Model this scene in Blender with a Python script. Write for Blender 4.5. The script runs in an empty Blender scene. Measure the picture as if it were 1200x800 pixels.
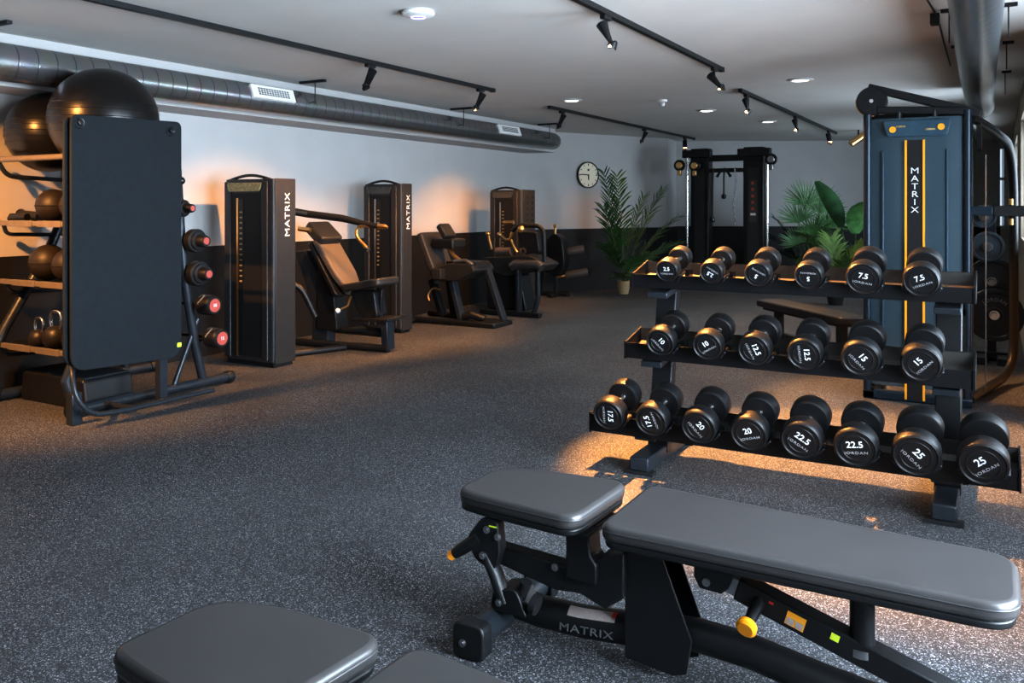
import bpy, bmesh, math, random
from mathutils import Vector, Matrix, Euler
random.seed(7)
PI = math.pi
R = math.radians
V = Vector
scn = bpy.context.scene
COL = scn.collection

# ------------------------------------------------------------------ materials
def new_mat(name):
    m = bpy.data.materials.new(name); m.use_nodes = True
    nt = m.node_tree
    return m, nt, nt.nodes['Principled BSDF']

def mat(name, col, rough=0.5, metal=0.0, var=0.12, scale=25.0, bump=0.0, bscale=300.0, spec=0.36, emit=None, es=0.0, coat=0.0):
    """painted / plastic / metal surface with slight procedural variation"""
    m, nt, b = new_mat(name)
    n = nt.nodes.new('ShaderNodeTexNoise'); n.inputs['Scale'].default_value = scale; n.inputs['Detail'].default_value = 4
    tc = nt.nodes.new('ShaderNodeTexCoord'); nt.links.new(tc.outputs['Object'], n.inputs['Vector'])
    r = nt.nodes.new('ShaderNodeValToRGB')
    r.color_ramp.elements[0].position = .3; r.color_ramp.elements[1].position = .7
    r.color_ramp.elements[0].color = (*[c*(1-var) for c in col], 1)
    r.color_ramp.elements[1].color = (*[min(1, c*(1+var)) for c in col], 1)
    nt.links.new(n.outputs['Fac'], r.inputs['Fac']); nt.links.new(r.outputs['Color'], b.inputs['Base Color'])
    b.inputs['Roughness'].default_value = rough; b.inputs['Metallic'].default_value = metal
    b.inputs['Specular IOR Level'].default_value = spec
    b.inputs['Coat Weight'].default_value = coat
    if bump:
        n2 = nt.nodes.new('ShaderNodeTexNoise'); n2.inputs['Scale'].default_value = bscale
        nt.links.new(tc.outputs['Object'], n2.inputs['Vector'])
        bp = nt.nodes.new('ShaderNodeBump'); bp.inputs['Strength'].default_value = bump; bp.inputs['Distance'].default_value = .002
        nt.links.new(n2.outputs['Fac'], bp.inputs['Height']); nt.links.new(bp.outputs['Normal'], b.inputs['Normal'])
    if emit:
        b.inputs['Emission Color'].default_value = (*emit, 1); b.inputs['Emission Strength'].default_value = es
    return m

M = {}
M['black'] = mat('black_powder_coat', (.0065, .007, .008), .42, 0, .15, bump=.12, bscale=900)
M['black_gloss'] = mat('black_gloss_plastic', (.010, .011, .013), .22)
M['frame'] = mat('frame_graphite_paint', (.022, .027, .034), .33, .3, bump=.08, bscale=900)
M['tower'] = mat('tower_graphite_plastic', (.020, .022, .025), .38, 0, .15, bump=.1, bscale=600)
M['tower_side'] = mat('tower_side_satin', (.022, .021, .021), .4, .1, .1)
M['dark'] = mat('near_black_matt', (.006, .006, .007), .7)
M['mat_foam'] = mat('exercise_mat_foam', (.010, .013, .016), .8, 0, .1, spec=.2, bump=.2, bscale=500)
M['vinyl'] = mat('grey_vinyl', (.040, .0375, .0375), .28, 0, .05, 8, bump=.1, bscale=1400)
M['vinyl_dark'] = mat('dark_vinyl', (.035, .034, .035), .4, 0, .08, 8, bump=.12, bscale=1200)
M['vinyl_brown'] = mat('taupe_vinyl', (.070, .054, .045), .5, 0, .08, 8, bump=.12, bscale=1200)
M['vinyl_black'] = mat('black_vinyl', (.016, .016, .017), .42, 0, .1, 10)
M['urethane'] = mat('black_urethane', (.006, .0062, .007), .45, 0, .15, 60, spec=.28, bump=.15, bscale=500)
M['plate'] = mat('blue_black_plate_rubber', (.022, .028, .034), .38, 0, .12)  # blue-grey daylight put into the black rubber's colour
M['face'] = mat('dumbbell_face', (.009, .0095, .011), .34, 0, .15)
M['lip'] = mat('shelf_lip_grey', (.13, .11, .09), .45, 0, .1)
M['tray_black'] = mat('rack_tray_black', (.004, .004, .005), .5, 0, .1, spec=.25)
M['tray_liner'] = mat('rack_tray_liner', (.055, .05, .045), .5, 0, .1)  # paler than the black tray, spotlight put into the colour
M['chrome'] = mat('brushed_steel', (.62, .61, .60), .22, 1.0, .05)
M['steel_dull'] = mat('dull_steel', (.35, .35, .36), .4, 1.0, .08)
M['white_ink'] = mat('white_lettering', (.72, .74, .76), .5, 0, .02)
M['dim_ink'] = mat('dim_lettering', (.12, .12, .125), .5, 0, .02)
M['grey_ink'] = mat('grey_lettering', (.30, .30, .31), .5, 0, .02)
M['orange'] = mat('orange_paint', (.90, .36, .02), .4, 0, .04)
M['yellow'] = mat('amber_plastic', (.93, .33, .015), .35, 0, .03)
M['lime'] = mat('lime_sticker', (.70, .85, .05), .5, 0, .03)
M['sticker'] = mat('pale_sticker', (.36, .30, .28), .5, 0, .12, 140)
M['red'] = mat('red_print', (.62, .03, .02), .5, 0, .05)
M['pink'] = mat('pink_end_label', (.40, .07, .05), .45, 0, .08, 60)
M['brass'] = mat('brass_fitting', (.75, .45, .18), .3, 1.0, .08)  # warm lamplight on steel fittings put into the base colour
M['placard'] = mat('instruction_placard', (.30, .22, .10), .4, 0, .5, 55)
M['placard_dark'] = mat('dark_instruction_placard', (.05, .05, .05), .4, 0, .5, 55)
M['tint'] = mat('blue_tinted_shroud', (.040, .068, .088), .20, .15, .06, 3)  # dark acrylic, with its blue window reflection put into the colour
M['tint_frame'] = mat('blue_grey_tube', (.012, .022, .034), .28, .3, .08)
M['tint_plate'] = mat('blue_placard', (.025, .06, .09), .3, 0, .15, 30)
M['wall_white'] = mat('white_plaster', (.44, .432, .428), .85, 0, .03, 3, bump=.1, bscale=120)
M['wall_black'] = mat('black_wainscot_paint', (.009, .008, .008), .6, 0, .12, 6, spec=.3)
M['wall_taupe'] = mat('taupe_plaster', (.30, .25, .20), .85, 0, .05, 3)
M['ceil'] = mat('ceiling_paint', (.62, .60, .575), .9, 0, .03, 2, bump=.06, bscale=100)
M['plastic_white'] = mat('white_plastic', (.75, .75, .73), .4, 0, .02)
M['clock_face'] = mat('clock_dial', (.80, .70, .52), .5, 0, .02)
M['leaf'] = mat('palm_leaf', (.055, .15, .045), .45, 0, .4, 12)
M['leaf_dark'] = mat('deep_green_leaf', (.030, .095, .036), .38, 0, .35, 9)
M['leaf_lime'] = mat('lime_green_leaf', (.10, .19, .04), .45, 0, .3, 12)
M['leaf_yellow'] = mat('yellow_leaf', (.55, .45, .03), .45, 0, .2, 12)
M['stem'] = mat('plant_stem', (.07, .12, .04), .6, 0, .3, 30)
M['pot'] = mat('straw_pot', (.42, .30, .17), .7, 0, .2, 40)
M['pot_black'] = mat('black_pot', (.02, .02, .02), .5)
M['rubberball'] = mat('black_ball_rubber', (.006, .0055, .0055), .30, 0, .12, 20, bump=.05, bscale=40)
M['medball'] = mat('brown_black_leather', (.016, .012, .010), .5, 0, .2, 30, bump=.2, bscale=300)
M['iron'] = mat('cast_iron', (.018, .015, .014), .42, .3, .2, 40, bump=.2, bscale=200)
M['glow_warm'] = mat('warm_lamp_glass', (1, .8, .5), .3, 0, .01, emit=(1.0, .50, .16), es=40)
M['glow_down'] = mat('downlight_lens', (1, 1, 1), .3, 0, .01, emit=(1.0, .93, .82), es=8)
M['glow_blue'] = mat('blue_led', (.2, .2, 1), .3, 0, .01, emit=(.25, .22, 1.0), es=6)

def floor_mat():
    m, nt, b = new_mat('speckled_rubber_floor')
    tc = nt.nodes.new('ShaderNodeTexCoord'); L = nt.links.new
    v = nt.nodes.new('ShaderNodeTexVoronoi'); v.inputs['Scale'].default_value = 290; L(tc.outputs['Object'], v.inputs['Vector'])
    sep = nt.nodes.new('ShaderNodeSeparateColor'); L(v.outputs['Color'], sep.inputs['Color'])
    rp = nt.nodes.new('ShaderNodeValToRGB'); e = rp.color_ramp.elements
    e[0].position = .0; e[0].color = (.012, .013, .016, 1); e[1].position = 1.0; e[1].color = (.46, .465, .49, 1)
    for p, c in ((.50, .020), (.68, .050), (.82, .095), (.92, .20)):
        q = e.new(p); q.color = (c, c*1.02, c*1.08, 1)
    L(sep.outputs['Red'], rp.inputs['Fac'])
    n = nt.nodes.new('ShaderNodeTexNoise'); n.inputs['Scale'].default_value = 1.3; n.inputs['Detail'].default_value = 5; L(tc.outputs['Object'], n.inputs['Vector'])
    r2 = nt.nodes.new('ShaderNodeValToRGB'); r2.color_ramp.elements[0].position = .3; r2.color_ramp.elements[1].position = .75
    r2.color_ramp.elements[0].color = (.72, .72, .74, 1); r2.color_ramp.elements[1].color = (1.15, 1.15, 1.15, 1)
    L(n.outputs['Fac'], r2.inputs['Fac'])
    mx = nt.nodes.new('ShaderNodeMix'); mx.data_type = 'RGBA'; mx.blend_type = 'MULTIPLY'; mx.inputs[0].default_value = 1
    L(rp.outputs['Color'], mx.inputs[6]); L(r2.outputs['Color'], mx.inputs[7]); L(mx.outputs[2], b.inputs['Base Color'])
    b.inputs['Roughness'].default_value = .62; b.inputs['Specular IOR Level'].default_value = .35
    bp = nt.nodes.new('ShaderNodeBump'); bp.inputs['Strength'].default_value = .25; bp.inputs['Distance'].default_value = .002
    L(v.outputs['Distance'], bp.inputs['Height']); L(bp.outputs['Normal'], b.inputs['Normal'])
    return m
M['floor'] = floor_mat()

def duct_mat():
    m, nt, b = new_mat('galvanised_spiral_duct'); L = nt.links.new
    tc = nt.nodes.new('ShaderNodeTexCoord')
    w = nt.nodes.new('ShaderNodeTexWave'); w.wave_type = 'BANDS'; w.bands_direction = 'Y'; w.inputs['Scale'].default_value = 2.4
    w.inputs['Distortion'].default_value = 0.0
    mp = nt.nodes.new('ShaderNodeMapping'); mp.inputs['Rotation'].default_value = (0, R(6), R(5))
    L(tc.outputs['Object'], mp.inputs['Vector']); L(mp.outputs['Vector'], w.inputs['Vector'])
    rp = nt.nodes.new('ShaderNodeValToRGB'); e = rp.color_ramp.elements
    e[0].position = .0; e[0].color = (.16, .17, .175, 1); e[1].position = .02; e[1].color = (.40, .41, .42, 1)
    L(w.outputs['Fac'], rp.inputs['Fac'])
    n = nt.nodes.new('ShaderNodeTexNoise'); n.inputs['Scale'].default_value = 9; L(tc.outputs['Object'], n.inputs['Vector'])
    mx = nt.nodes.new('ShaderNodeMix'); mx.data_type = 'RGBA'; mx.blend_type = 'MULTIPLY'; mx.inputs[0].default_value = .35
    L(rp.outputs['Color'], mx.inputs[6]); L(n.outputs['Color'], mx.inputs[7]); L(mx.outputs[2], b.inputs['Base Color'])
    b.inputs['Metallic'].default_value = .9; b.inputs['Roughness'].default_value = .27
    bp = nt.nodes.new('ShaderNodeBump'); bp.inputs['Strength'].default_value = .5; bp.inputs['Distance'].default_value = .004
    L(rp.outputs['Color'], bp.inputs['Height']); L(bp.outputs['Normal'], b.inputs['Normal'])
    return m
M['duct'] = duct_mat()

def glass_mat():
    m, nt, b = new_mat('clear_window_glass')
    b.inputs['Base Color'].default_value = (.9, .97, 1, 1); b.inputs['Roughness'].default_value = .02
    b.inputs['Alpha'].default_value = .12
    n = nt.nodes.new('ShaderNodeTexNoise'); n.inputs['Scale'].default_value = 3
    return m
M['glass'] = glass_mat()

# ------------------------------------------------------------------ mesh builder
class MB:
    def __init__(s): s.bm = bmesh.new()
    def face(s, pts):
        return s.bm.faces.new([s.bm.verts.new(V(p)) for p in pts])
    def box(s, c, d, rot=None):
        c = V(c); h = V(d)*.5
        m = rot.to_matrix() if isinstance(rot, Euler) else (rot or Matrix.Identity(3))
        vs = [s.bm.verts.new(c + m @ V((sx*h.x, sy*h.y, sz*h.z))) for sx in (-1, 1) for sy in (-1, 1) for sz in (-1, 1)]
        for f in ((0,1,3,2),(4,6,7,5),(0,4,5,1),(2,3,7,6),(0,2,6,4),(1,5,7,3)): s.bm.faces.new([vs[i] for i in f])
        return s
    def span(s, a, b):
        a, b = V(a), V(b)
        return s.box((a+b)/2, [abs(b[i]-a[i]) for i in range(3)])
    def prism(s, pts, axis, a, b):
        """polygon pts (2D) extruded along axis from a to b; axis 'x': pts=(y,z) 'y': (x,z) 'z': (x,y)"""
        def P(p, t): return {'x': (t, p[0], p[1]), 'y': (p[0], t, p[1]), 'z': (p[0], p[1], t)}[axis]
        A = [s.bm.verts.new(P(p, a)) for p in pts]; B = [s.bm.verts.new(P(p, b)) for p in pts]
        n = len(pts)
        s.bm.faces.new(A); s.bm.faces.new(list(reversed(B)))
        for i in range(n): s.bm.faces.new([A[i], B[i], B[(i+1) % n], A[(i+1) % n]])
        return s
    def bar(s, a, b, w, h, up=(0, 0, 1)):
        """rectangular bar from a to b: w sideways, h along up"""
        a, b = V(a), V(b); d = (b-a); l = d.length; d.normalize()
        side = d.cross(V(up)).normalized(); u = side.cross(d)
        m = Matrix((side, d, u)).transposed()
        return s.box((a+b)/2, (w, l, h), m)
    def tube(s, pts, r, n=12, bend=0.0, steps=5, caps=True, flat=1.0):
        """round tube along points; bend = corner rounding radius; r may be a list"""
        P = [V(p) for p in pts]
        rr = r if isinstance(r, (list, tuple)) else None
        if bend and len(P) > 2:
            Q = [P[0]]
            for i in range(1, len(P)-1):
                p0, p1, p2 = P[i-1], P[i], P[i+1]
                d0 = min(bend, (p0-p1).length*.49); d2 = min(bend, (p2-p1).length*.49)
                a = p1+(p0-p1).normalized()*d0; c = p1+(p2-p1).normalized()*d2
                for k in range(steps+1):
                    t = k/steps; Q.append(a*(1-t)**2 + p1*2*t*(1-t) + c*t*t)
            Q.append(P[-1]); P = Q
        rings = []; prev = None
        for i, p in enumerate(P):
            if i == 0: d = P[1]-P[0]
            elif i == len(P)-1: d = P[-1]-P[-2]
            else: d = (P[i+1]-p).normalized()+(p-P[i-1]).normalized()
            d.normalize()
            if prev is None:
                x = d.cross(V((0, 0, 1)))
                if x.length < 1e-3: x = d.cross(V((1, 0, 0)))
            else: x = prev - d*prev.dot(d)
            x.normalize(); prev = x.copy(); y = d.cross(x)
            rad = rr[i] if rr else r
            rings.append([s.bm.verts.new(p + x*rad*math.cos(2*PI*k/n) + y*rad*flat*math.sin(2*PI*k/n)) for k in range(n)])
        for a, b in zip(rings, rings[1:]):
            for k in range(n): s.bm.faces.new([a[k], a[(k+1) % n], b[(k+1) % n], b[k]])
        if caps: s.bm.faces.new(list(reversed(rings[0]))); s.bm.faces.new(rings[-1])
        return s
    def cyl(s, a, b, r, n=20, r2=None):
        return s.tube([a, b], [r, r if r2 is None else r2], n)
    def lathe(s, prof, o=(0, 0, 0), axis='z', n=32):
        """profile of (radius, height) revolved about an axis through o"""
        o = V(o); rings = []
        for r, h in prof:
            ring = []
            for k in range(n if r > 1e-6 else 1):
                c, q = r*math.cos(2*PI*k/n), r*math.sin(2*PI*k/n)
                ring.append(s.bm.verts.new(o + V({'z': (c, q, h), 'y': (q, h, c), 'x': (h, c, q)}[axis])))
            rings.append(ring)
        for a, b in zip(rings, rings[1:]):
            for k in range(n):
                k2 = (k+1) % n
                if len(a) == 1 and len(b) == 1: break
                if len(a) == 1: s.bm.faces.new([a[0], b[k2], b[k]])
                elif len(b) == 1: s.bm.faces.new([a[k], a[k2], b[0]])
                else: s.bm.faces.new([a[k], a[k2], b[k2], b[k]])
        return s
    def sphere(s, c, r, n=24, sz=1.0):
        return s.lathe([(r*math.sin(PI*i/n), -r*sz*math.cos(PI*i/n)) for i in range(n+1)], c, 'z', n*2)
    def build(s, name, material, parent=None, bevel=0.0, seg=2, smooth=True, ang=35, loc=None):
        bmesh.ops.recalc_face_normals(s.bm, faces=s.bm.faces[:])
        me = bpy.data.meshes.new(name); s.bm.to_mesh(me); s.bm.free()
        if smooth and len(me.polygons):
            me.polygons.foreach_set('use_smooth', [True]*len(me.polygons))
            me.set_sharp_from_angle(angle=R(ang))
        me.materials.append(material)
        o = bpy.data.objects.new(name, me); COL.objects.link(o)
        if loc is not None: o.location = loc
        if parent: o.parent = parent
        if bevel:
            b = o.modifiers.new('Bevel', 'BEVEL'); b.width = bevel; b.segments = seg; b.limit_method = 'ANGLE'; b.angle_limit = R(40)
        return o

def tag(o, label=None, cat=None, group=None, kind=None):
    for k, v in (('label', label), ('category', cat), ('group', group), ('kind', kind)):
        if v: o[k] = v
    return o
def thing(name, label, cat, loc=(0, 0, 0), rz=0.0, group=None):
    o = bpy.data.objects.new(name, None); COL.objects.link(o); o.empty_display_size = .1
    o.location = loc; o.rotation_euler = (0, 0, rz)
    return tag(o, label, cat, group)
def rel(root):
    """world -> root-local offset helper for unrotated roots"""
    L = V(root.location)
    return lambda x, y, z: (x-L.x, y-L.y, z-L.z)
def dup(o, parent=None):
    c = o.copy(); COL.objects.link(c); c.parent = parent
    for ch in list(o.children): dup(ch, c)
    return c
def struct(name, mb, m, **kw):
    o = mb.build(name, m, **kw); o['kind'] = 'structure'; return o

def lettering(text, size, origin, xdir, ydir, m, parent, sx=1.0, name='lettering', spacing=1.0, thick=.0008, align='CENTER'):
    cu = bpy.data.curves.new('txt', 'FONT'); cu.body = text; cu.size = size; cu.align_x = align; cu.align_y = 'CENTER'
    cu.extrude = thick; cu.space_character = spacing; cu.resolution_u = 3
    cu.offset = 0 if 'brand' in name else size*.012
    t = bpy.data.objects.new('txt', cu); COL.objects.link(t)
    bpy.context.view_layer.update()
    me = bpy.data.meshes.new_from_object(t.evaluated_get(bpy.context.evaluated_depsgraph_get()))
    bpy.data.objects.remove(t); bpy.data.curves.remove(cu)
    X = V(xdir).normalized(); Y = V(ydir).normalized(); Z = X.cross(Y)
    me.transform(Matrix.Translation(V(origin)) @ Matrix((X, Y, Z)).transposed().to_4x4() @ Matrix.Diagonal((sx, 1, 1, 1)))
    me.materials.clear(); me.materials.append(m)
    o = bpy.data.objects.new(name, me); COL.objects.link(o); o.parent = parent
    return o

def rounded(pts, rad, n=6):
    """2D polygon with rounded corners; rad single or per corner"""
    out = []; N = len(pts)
    for i in range(N):
        p0, p1, p2 = V((*pts[i-1], 0)), V((*pts[i], 0)), V((*pts[(i+1) % N], 0))
        r = rad[i] if isinstance(rad, (list, tuple)) else rad
        d0 = min(r, (p0-p1).length*.49); d2 = min(r, (p2-p1).length*.49)
        a = p1+(p0-p1).normalized()*d0; c = p1+(p2-p1).normalized()*d2
        for k in range(n+1):
            t = k/n; q = a*(1-t)**2 + p1*2*t*(1-t) + c*t*t
            out.append((q.x, q.y))
    return out

# ------------------------------------------------------------------ camera  (room: +Y runs along the left wall, +X to the right, metres)
YAW = math.atan(.57)
cam = bpy.data.cameras.new('camera'); cam.lens = 30.0; cam.sensor_width = 36.0; cam.shift_y = -(400-241)/1200
cam.clip_start = .02; cam.clip_end = 200
co = bpy.data.objects.new('camera', cam); COL.objects.link(co)
co.location = (0, 0, 1.35); co.rotation_euler = (PI/2, 0, YAW)
scn.camera = co

# ------------------------------------------------------------------ room shell
CZ = 2.5
WZ = .985
FOOT = [(-6.1, -2.5), (1.5, -2.5), (1.5, 6.4), (.20, 6.4), (.20, 17.3), (-5.0, 14.7), (-4.91, 14.0), (-6.30, 11.37)]
def poly_slab(pts, z0, z1): return MB().prism(pts, 'z', z0, z1)
big = [(-6.7, -3.0), (1.4, -3.0), (1.4, 6.4), (.9, 6.4), (.9, 17.9), (-5.3, 15.3), (-6.9, 11.6)]
struct('floor', poly_slab(big, -.1, 0), M['floor'], smooth=False)
struct('ceiling', poly_slab(big, CZ, CZ+.1), M['ceil'], smooth=False)
def wall_seg(name, a, b, out, openings=(), m=None, dado=True):
    """wall slab between floor points a, b (inner face), thickness along out; openings are (s0, s1, z0, z1) along the wall"""
    a, b, out = V((*a, 0)), V((*b, 0)), V((*out, 0)).normalized(); d = (b-a); L = d.length; d.normalize(); T = .3
    def piece(mb, s0, s1, z0, z1, off=0.0, t=T):
        p = a+d*s0-out*off; q = a+d*s1-out*off
        mb.bm.verts.ensure_lookup_table()
        pts = [p, q, q+out*t, p+out*t]
        A = [mb.bm.verts.new((v.x, v.y, z0)) for v in pts]; B = [mb.bm.verts.new((v.x, v.y, z1)) for v in pts]
        mb.bm.faces.new(A); mb.bm.faces.new(B[::-1])
        for i in range(4): mb.bm.faces.new([A[i], A[(i+1) % 4], B[(i+1) % 4], B[i]])
    mb = MB(); s = 0
    for (s0, s1, z0, z1) in openings:
        piece(mb, s, s0, 0, CZ)
        if z0 > 0: piece(mb, s0, s1, 0, z0)
        if z1 < CZ: piece(mb, s0, s1, z1, CZ)
        s = s1
    piece(mb, s, L, 0, CZ)
    struct(name, mb, m or M['wall_white'], smooth=False)
    if dado:
        mb = MB(); s = 0
        ops = [o for o in openings if o[2] < WZ]
        for o in ops: piece(mb, s, o[0], 0, WZ, .012, .012); s = o[1]
        piece(mb, s, L, 0, WZ, .012, .012)
        return mb
def dado_trim(i, mb): struct('trim_%d' % i, mb, M['wall_black'], smooth=False)
dado_trim(1, wall_seg('wall_left', (-6.1, -2.5), (-6.30, 11.37), (-1, -.0)))
dado_trim(2, wall_seg('wall_back', (-6.30, 11.37), (-4.91, 14.0), (-.88, .47)))
dado_trim(3, wall_seg('wall_recess_side', (-4.91, 14.0), (-5.0, 14.7), (-1, 0)))
dado_trim(4, wall_seg('wall_recess_back', (-5.0, 14.7), (.20, 17.3), (-.447, .894), openings=[(5.62, 5.80, .95, 2.4)]))
wall_seg('wall_right_far', (.20, 6.4), (.20, 17.3), (1, 0), openings=[(1.0, 1.9, 1.03, 2.22), (2.6, 3.75, 1.03, 2.22), (5.6, 7.6, 1.03, 2.22)], dado=False, m=M['wall_taupe'])  # third opening added to let light onto the recess
wall_seg('wall_right_return', (.20, 6.4), (.85, 6.4), (0, 1), dado=False)
wall_seg('wall_right_near', (.85, -2.5), (.85, 6.4), (1, 0), openings=[(3.7, 5.9, .50, 2.25), (6.5, 8.3, .55, 2.25)], dado=False)
wall_seg('wall_front', (-6.1, -2.5), (.85, -2.5), (0, -1), openings=[(3.4, 5.4, .6, 2.25)], dado=False)
# plaster bulkhead above the machines: shows as thin strips above and below the duct
mb = MB(); mb.prism([(-5.75, -2.5), (-5.78, 11.45), (-6.305, 11.45), (-6.1, -2.5)], 'z', 2.15, CZ)
struct('trim_5', mb, M['wall_white'], smooth=False)
# windows: frame + glazing
def window(i, c, along, w, z0, z1, arched=False):
    c = V((*c, 0)); d = V((*along, 0)).normalized(); fr = MB(); t = .05
    up = V((0, 0, 1))
    for s in (-1, 1): fr.bar(c+d*s*(w/2-t/2)+up*z0, c+d*s*(w/2-t/2)+up*z1, t, t, d)
    for z in (z0+t/2, (z0+z1)/2+.15, z1-t/2): fr.bar(c-d*w/2+up*z, c+d*w/2+up*z, t, t)
    if arched:
        for s in (-1, 1):
            pts = [(0, 0)]+[(.35*(1-math.cos(k*PI/16)), .35*(math.sin(k*PI/16)-1)) for k in range(9)]
            n = d.cross(up)*.06
            A = [fr.bm.verts.new(c+d*s*(w/2-p[0])+up*(z1+p[1])-n) for p in pts]; B = [fr.bm.verts.new(c+d*s*(w/2-p[0])+up*(z1+p[1])+n) for p in pts]
            fr.bm.faces.new(A); fr.bm.faces.new(B[::-1])
            for k in range(len(pts)): fr.bm.faces.new([A[k], A[k-1], B[k-1], B[k]])
    f = struct('window_%d' % i, fr, M['plastic_white'])
    g = MB(); n = d.cross(up)*.004
    for q in (n,): g.face([c-d*w/2+up*z0+q, c+d*w/2+up*z0+q, c+d*w/2+up*z1+q, c-d*w/2+up*z1+q])
    g.build('pane', M['glass'], f, smooth=False)
window(1, (.40, 7.85), (0, 1), .9, 1.03, 2.22, True)
window(2, (.40, 9.575), (0, 1), 1.15, 1.03, 2.22, True)
rb = V((5.2, 2.6)).normalized(); wc = V((-5.0, 14.7))+rb*5.71+V((-.447, .894))*.15
window(7, (.40, 13.0), (0, 1), 2.0, 1.03, 2.22, True)  # extra window, added so daylight brightens the recess
window(3, wc, rb, .18, .95, 2.4)
window(4, (1.0, 2.3), (0, 1), 2.2, .50, 2.25)
window(5, (1.0, 4.9), (0, 1), 1.8, .55, 2.25)
window(6, (-1.7, -2.65), (1, 0), 2.0, .6, 2.25)

# ------------------------------------------------------------------ ducts
d = thing('ventilation_duct', 'long galvanised spiral duct running along the left wall under the ceiling', 'duct', (-5.6, 4, 2.28))
D = rel(d)
mb = MB(); mb.tube([D(-5.6, -2.3, 2.28), D(-5.6, 2.5, 2.28), D(-5.6, 6, 2.28), D(-5.6, 10.8, 2.28), D(-5.6, 11.0, 2.28), D(-5.6, 11.06, 2.28), D(-5.6, 11.10, 2.28)], [.124, .124, .124, .124, .122, .11, .085], 40)
mb.build('duct_body', M['duct'], d)
mb = MB()
for y in (3.05, 5.9, 8.4, 10.6):
    mb2 = MB(); mb2.bar(D(-5.62, y, CZ-.012), D(-5.32, y, CZ-.012), .035, .022); mb2.cyl(D(-5.44, y, CZ), D(-5.44, y, 2.28), .005, 8); mb2.cyl(D(-5.44, y, 2.30), D(-5.56, y, 2.30), .006, 8)
    mb2.build('hanger', M['black'], d)
mb.bm.free()
for y, l in ((5.42, .50), (9.55, .55)):
    mb = MB(); a = R(20)
    rot = Matrix.Rotation(-a, 3, 'Y')
    c = V(D(-5.6, y, 2.28)) + rot @ V((.125, 0, 0))
    mb.box(c, (.03, l, .12), rot)
    gr = mb.build('air_grille', M['plastic_white'], d, bevel=.004)
    mb = MB()
    for r_ in range(4):
        for k in range(12): mb.box(c + rot @ V((.016, (k-5.5)*l*.8/13, (r_-1.5)*.018)), (.003, l*.8/20, .011), rot)
    mb.build('slots', M['dark'], gr, smooth=False)
d = thing('ventilation_duct', 'galvanised spiral duct running overhead at the right, towards the cable tower', 'duct', (-.09, 5, 2.31))
D = rel(d)
mb = MB(); mb.tube([D(-.06, 2.0, 2.32), D(-.09, 4.5, 2.31), D(-.13, 7, 2.31), D(-.15, 9.4, 2.31)], .118, 40); mb.build('duct_body', M['duct'], d)
for y in (4.15, 5.6, 6.9, 8.4):
    mb = MB()
    for s in (-1, 1):
        mb.box(D(-.1+s*.16, y, CZ-.01), (.07, .03, .02)); mb.cyl(D(-.1+s*.15, y, CZ), D(-.1+s*.15, y, 2.30), .004, 8)
    mb.build('hanger', M['black'], d)
mb = MB(); mb.tube([D(-.36, 3.2, 2.49), D(-.345, 5.2, 2.49), D(-.31, 5.6, 2.46), D(-.33, 6.6, 2.49), D(-.34, 7.8, 2.49)], .006, 8, .1)
mb.box(D(-.325, 5.62, 2.45), (.05, .09, .06)); tag(mb.build('control_cable', M['black'], d))

# ------------------------------------------------------------------ ceiling fittings
track_info = [
    (-4.31, 1.2, 7.15, 'ceiling track over the left machines', [(5.30, (-1.1, .25)), (6.95, (-1.0, .1))]),
    (-2.0, 2.5, 7.0, 'ceiling track over the dumbbell rack', [(4.62, (.62, -.05)), (6.82, (1.05, -.45))]),
    (-2.2, 8.4, 14.0, 'ceiling track between the downlights', [(8.62, (.5, -.9)), (11.0, (.5, -.9)), (13.4, (.4, -.9))]),
    (-4.48, 8.75, 14.05, 'ceiling track in front of the wall clock', [(9.05, (-1.0, .3)), (11.75, (-.9, .3)), (13.6, (.3, -.9))]),
]
spot_lab = {
    (0, 0): 'black spotlight, middle of the track over the left machines, above the chest press',
    (0, 1): 'black spotlight at the far end of the track over the left machines',
    (0, 2): 'black spotlight at the near end of the track over the left machines',
    (1, 0): 'glowing black spotlight nearest the camera on the track over the dumbbell rack',
    (1, 1): 'glowing black spotlight at the far end of the track over the dumbbell rack',
    (2, 0): 'lit black spotlight nearest the camera on the track between the downlights',
    (2, 1): 'lit black spotlight in the middle of the track between the downlights',
    (2, 2): 'lit black spotlight at the far end of the track between the downlights',
    (3, 0): 'black spotlight at the near end of the track by the wall clock',
    (3, 1): 'black spotlight in the middle of the track by the wall clock',
    (3, 2): 'lit black spotlight at the far end of the track by the wall clock',
}
SPOT_W = {(0, 0): 1250, (0, 1): 1300, (0, 2): 750, (1, 0): 8000, (1, 1): 2200, (2, 0): 250, (2, 1): 130, (2, 2): 60, (3, 0): 900, (3, 1): 160, (3, 2): 50}
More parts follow.
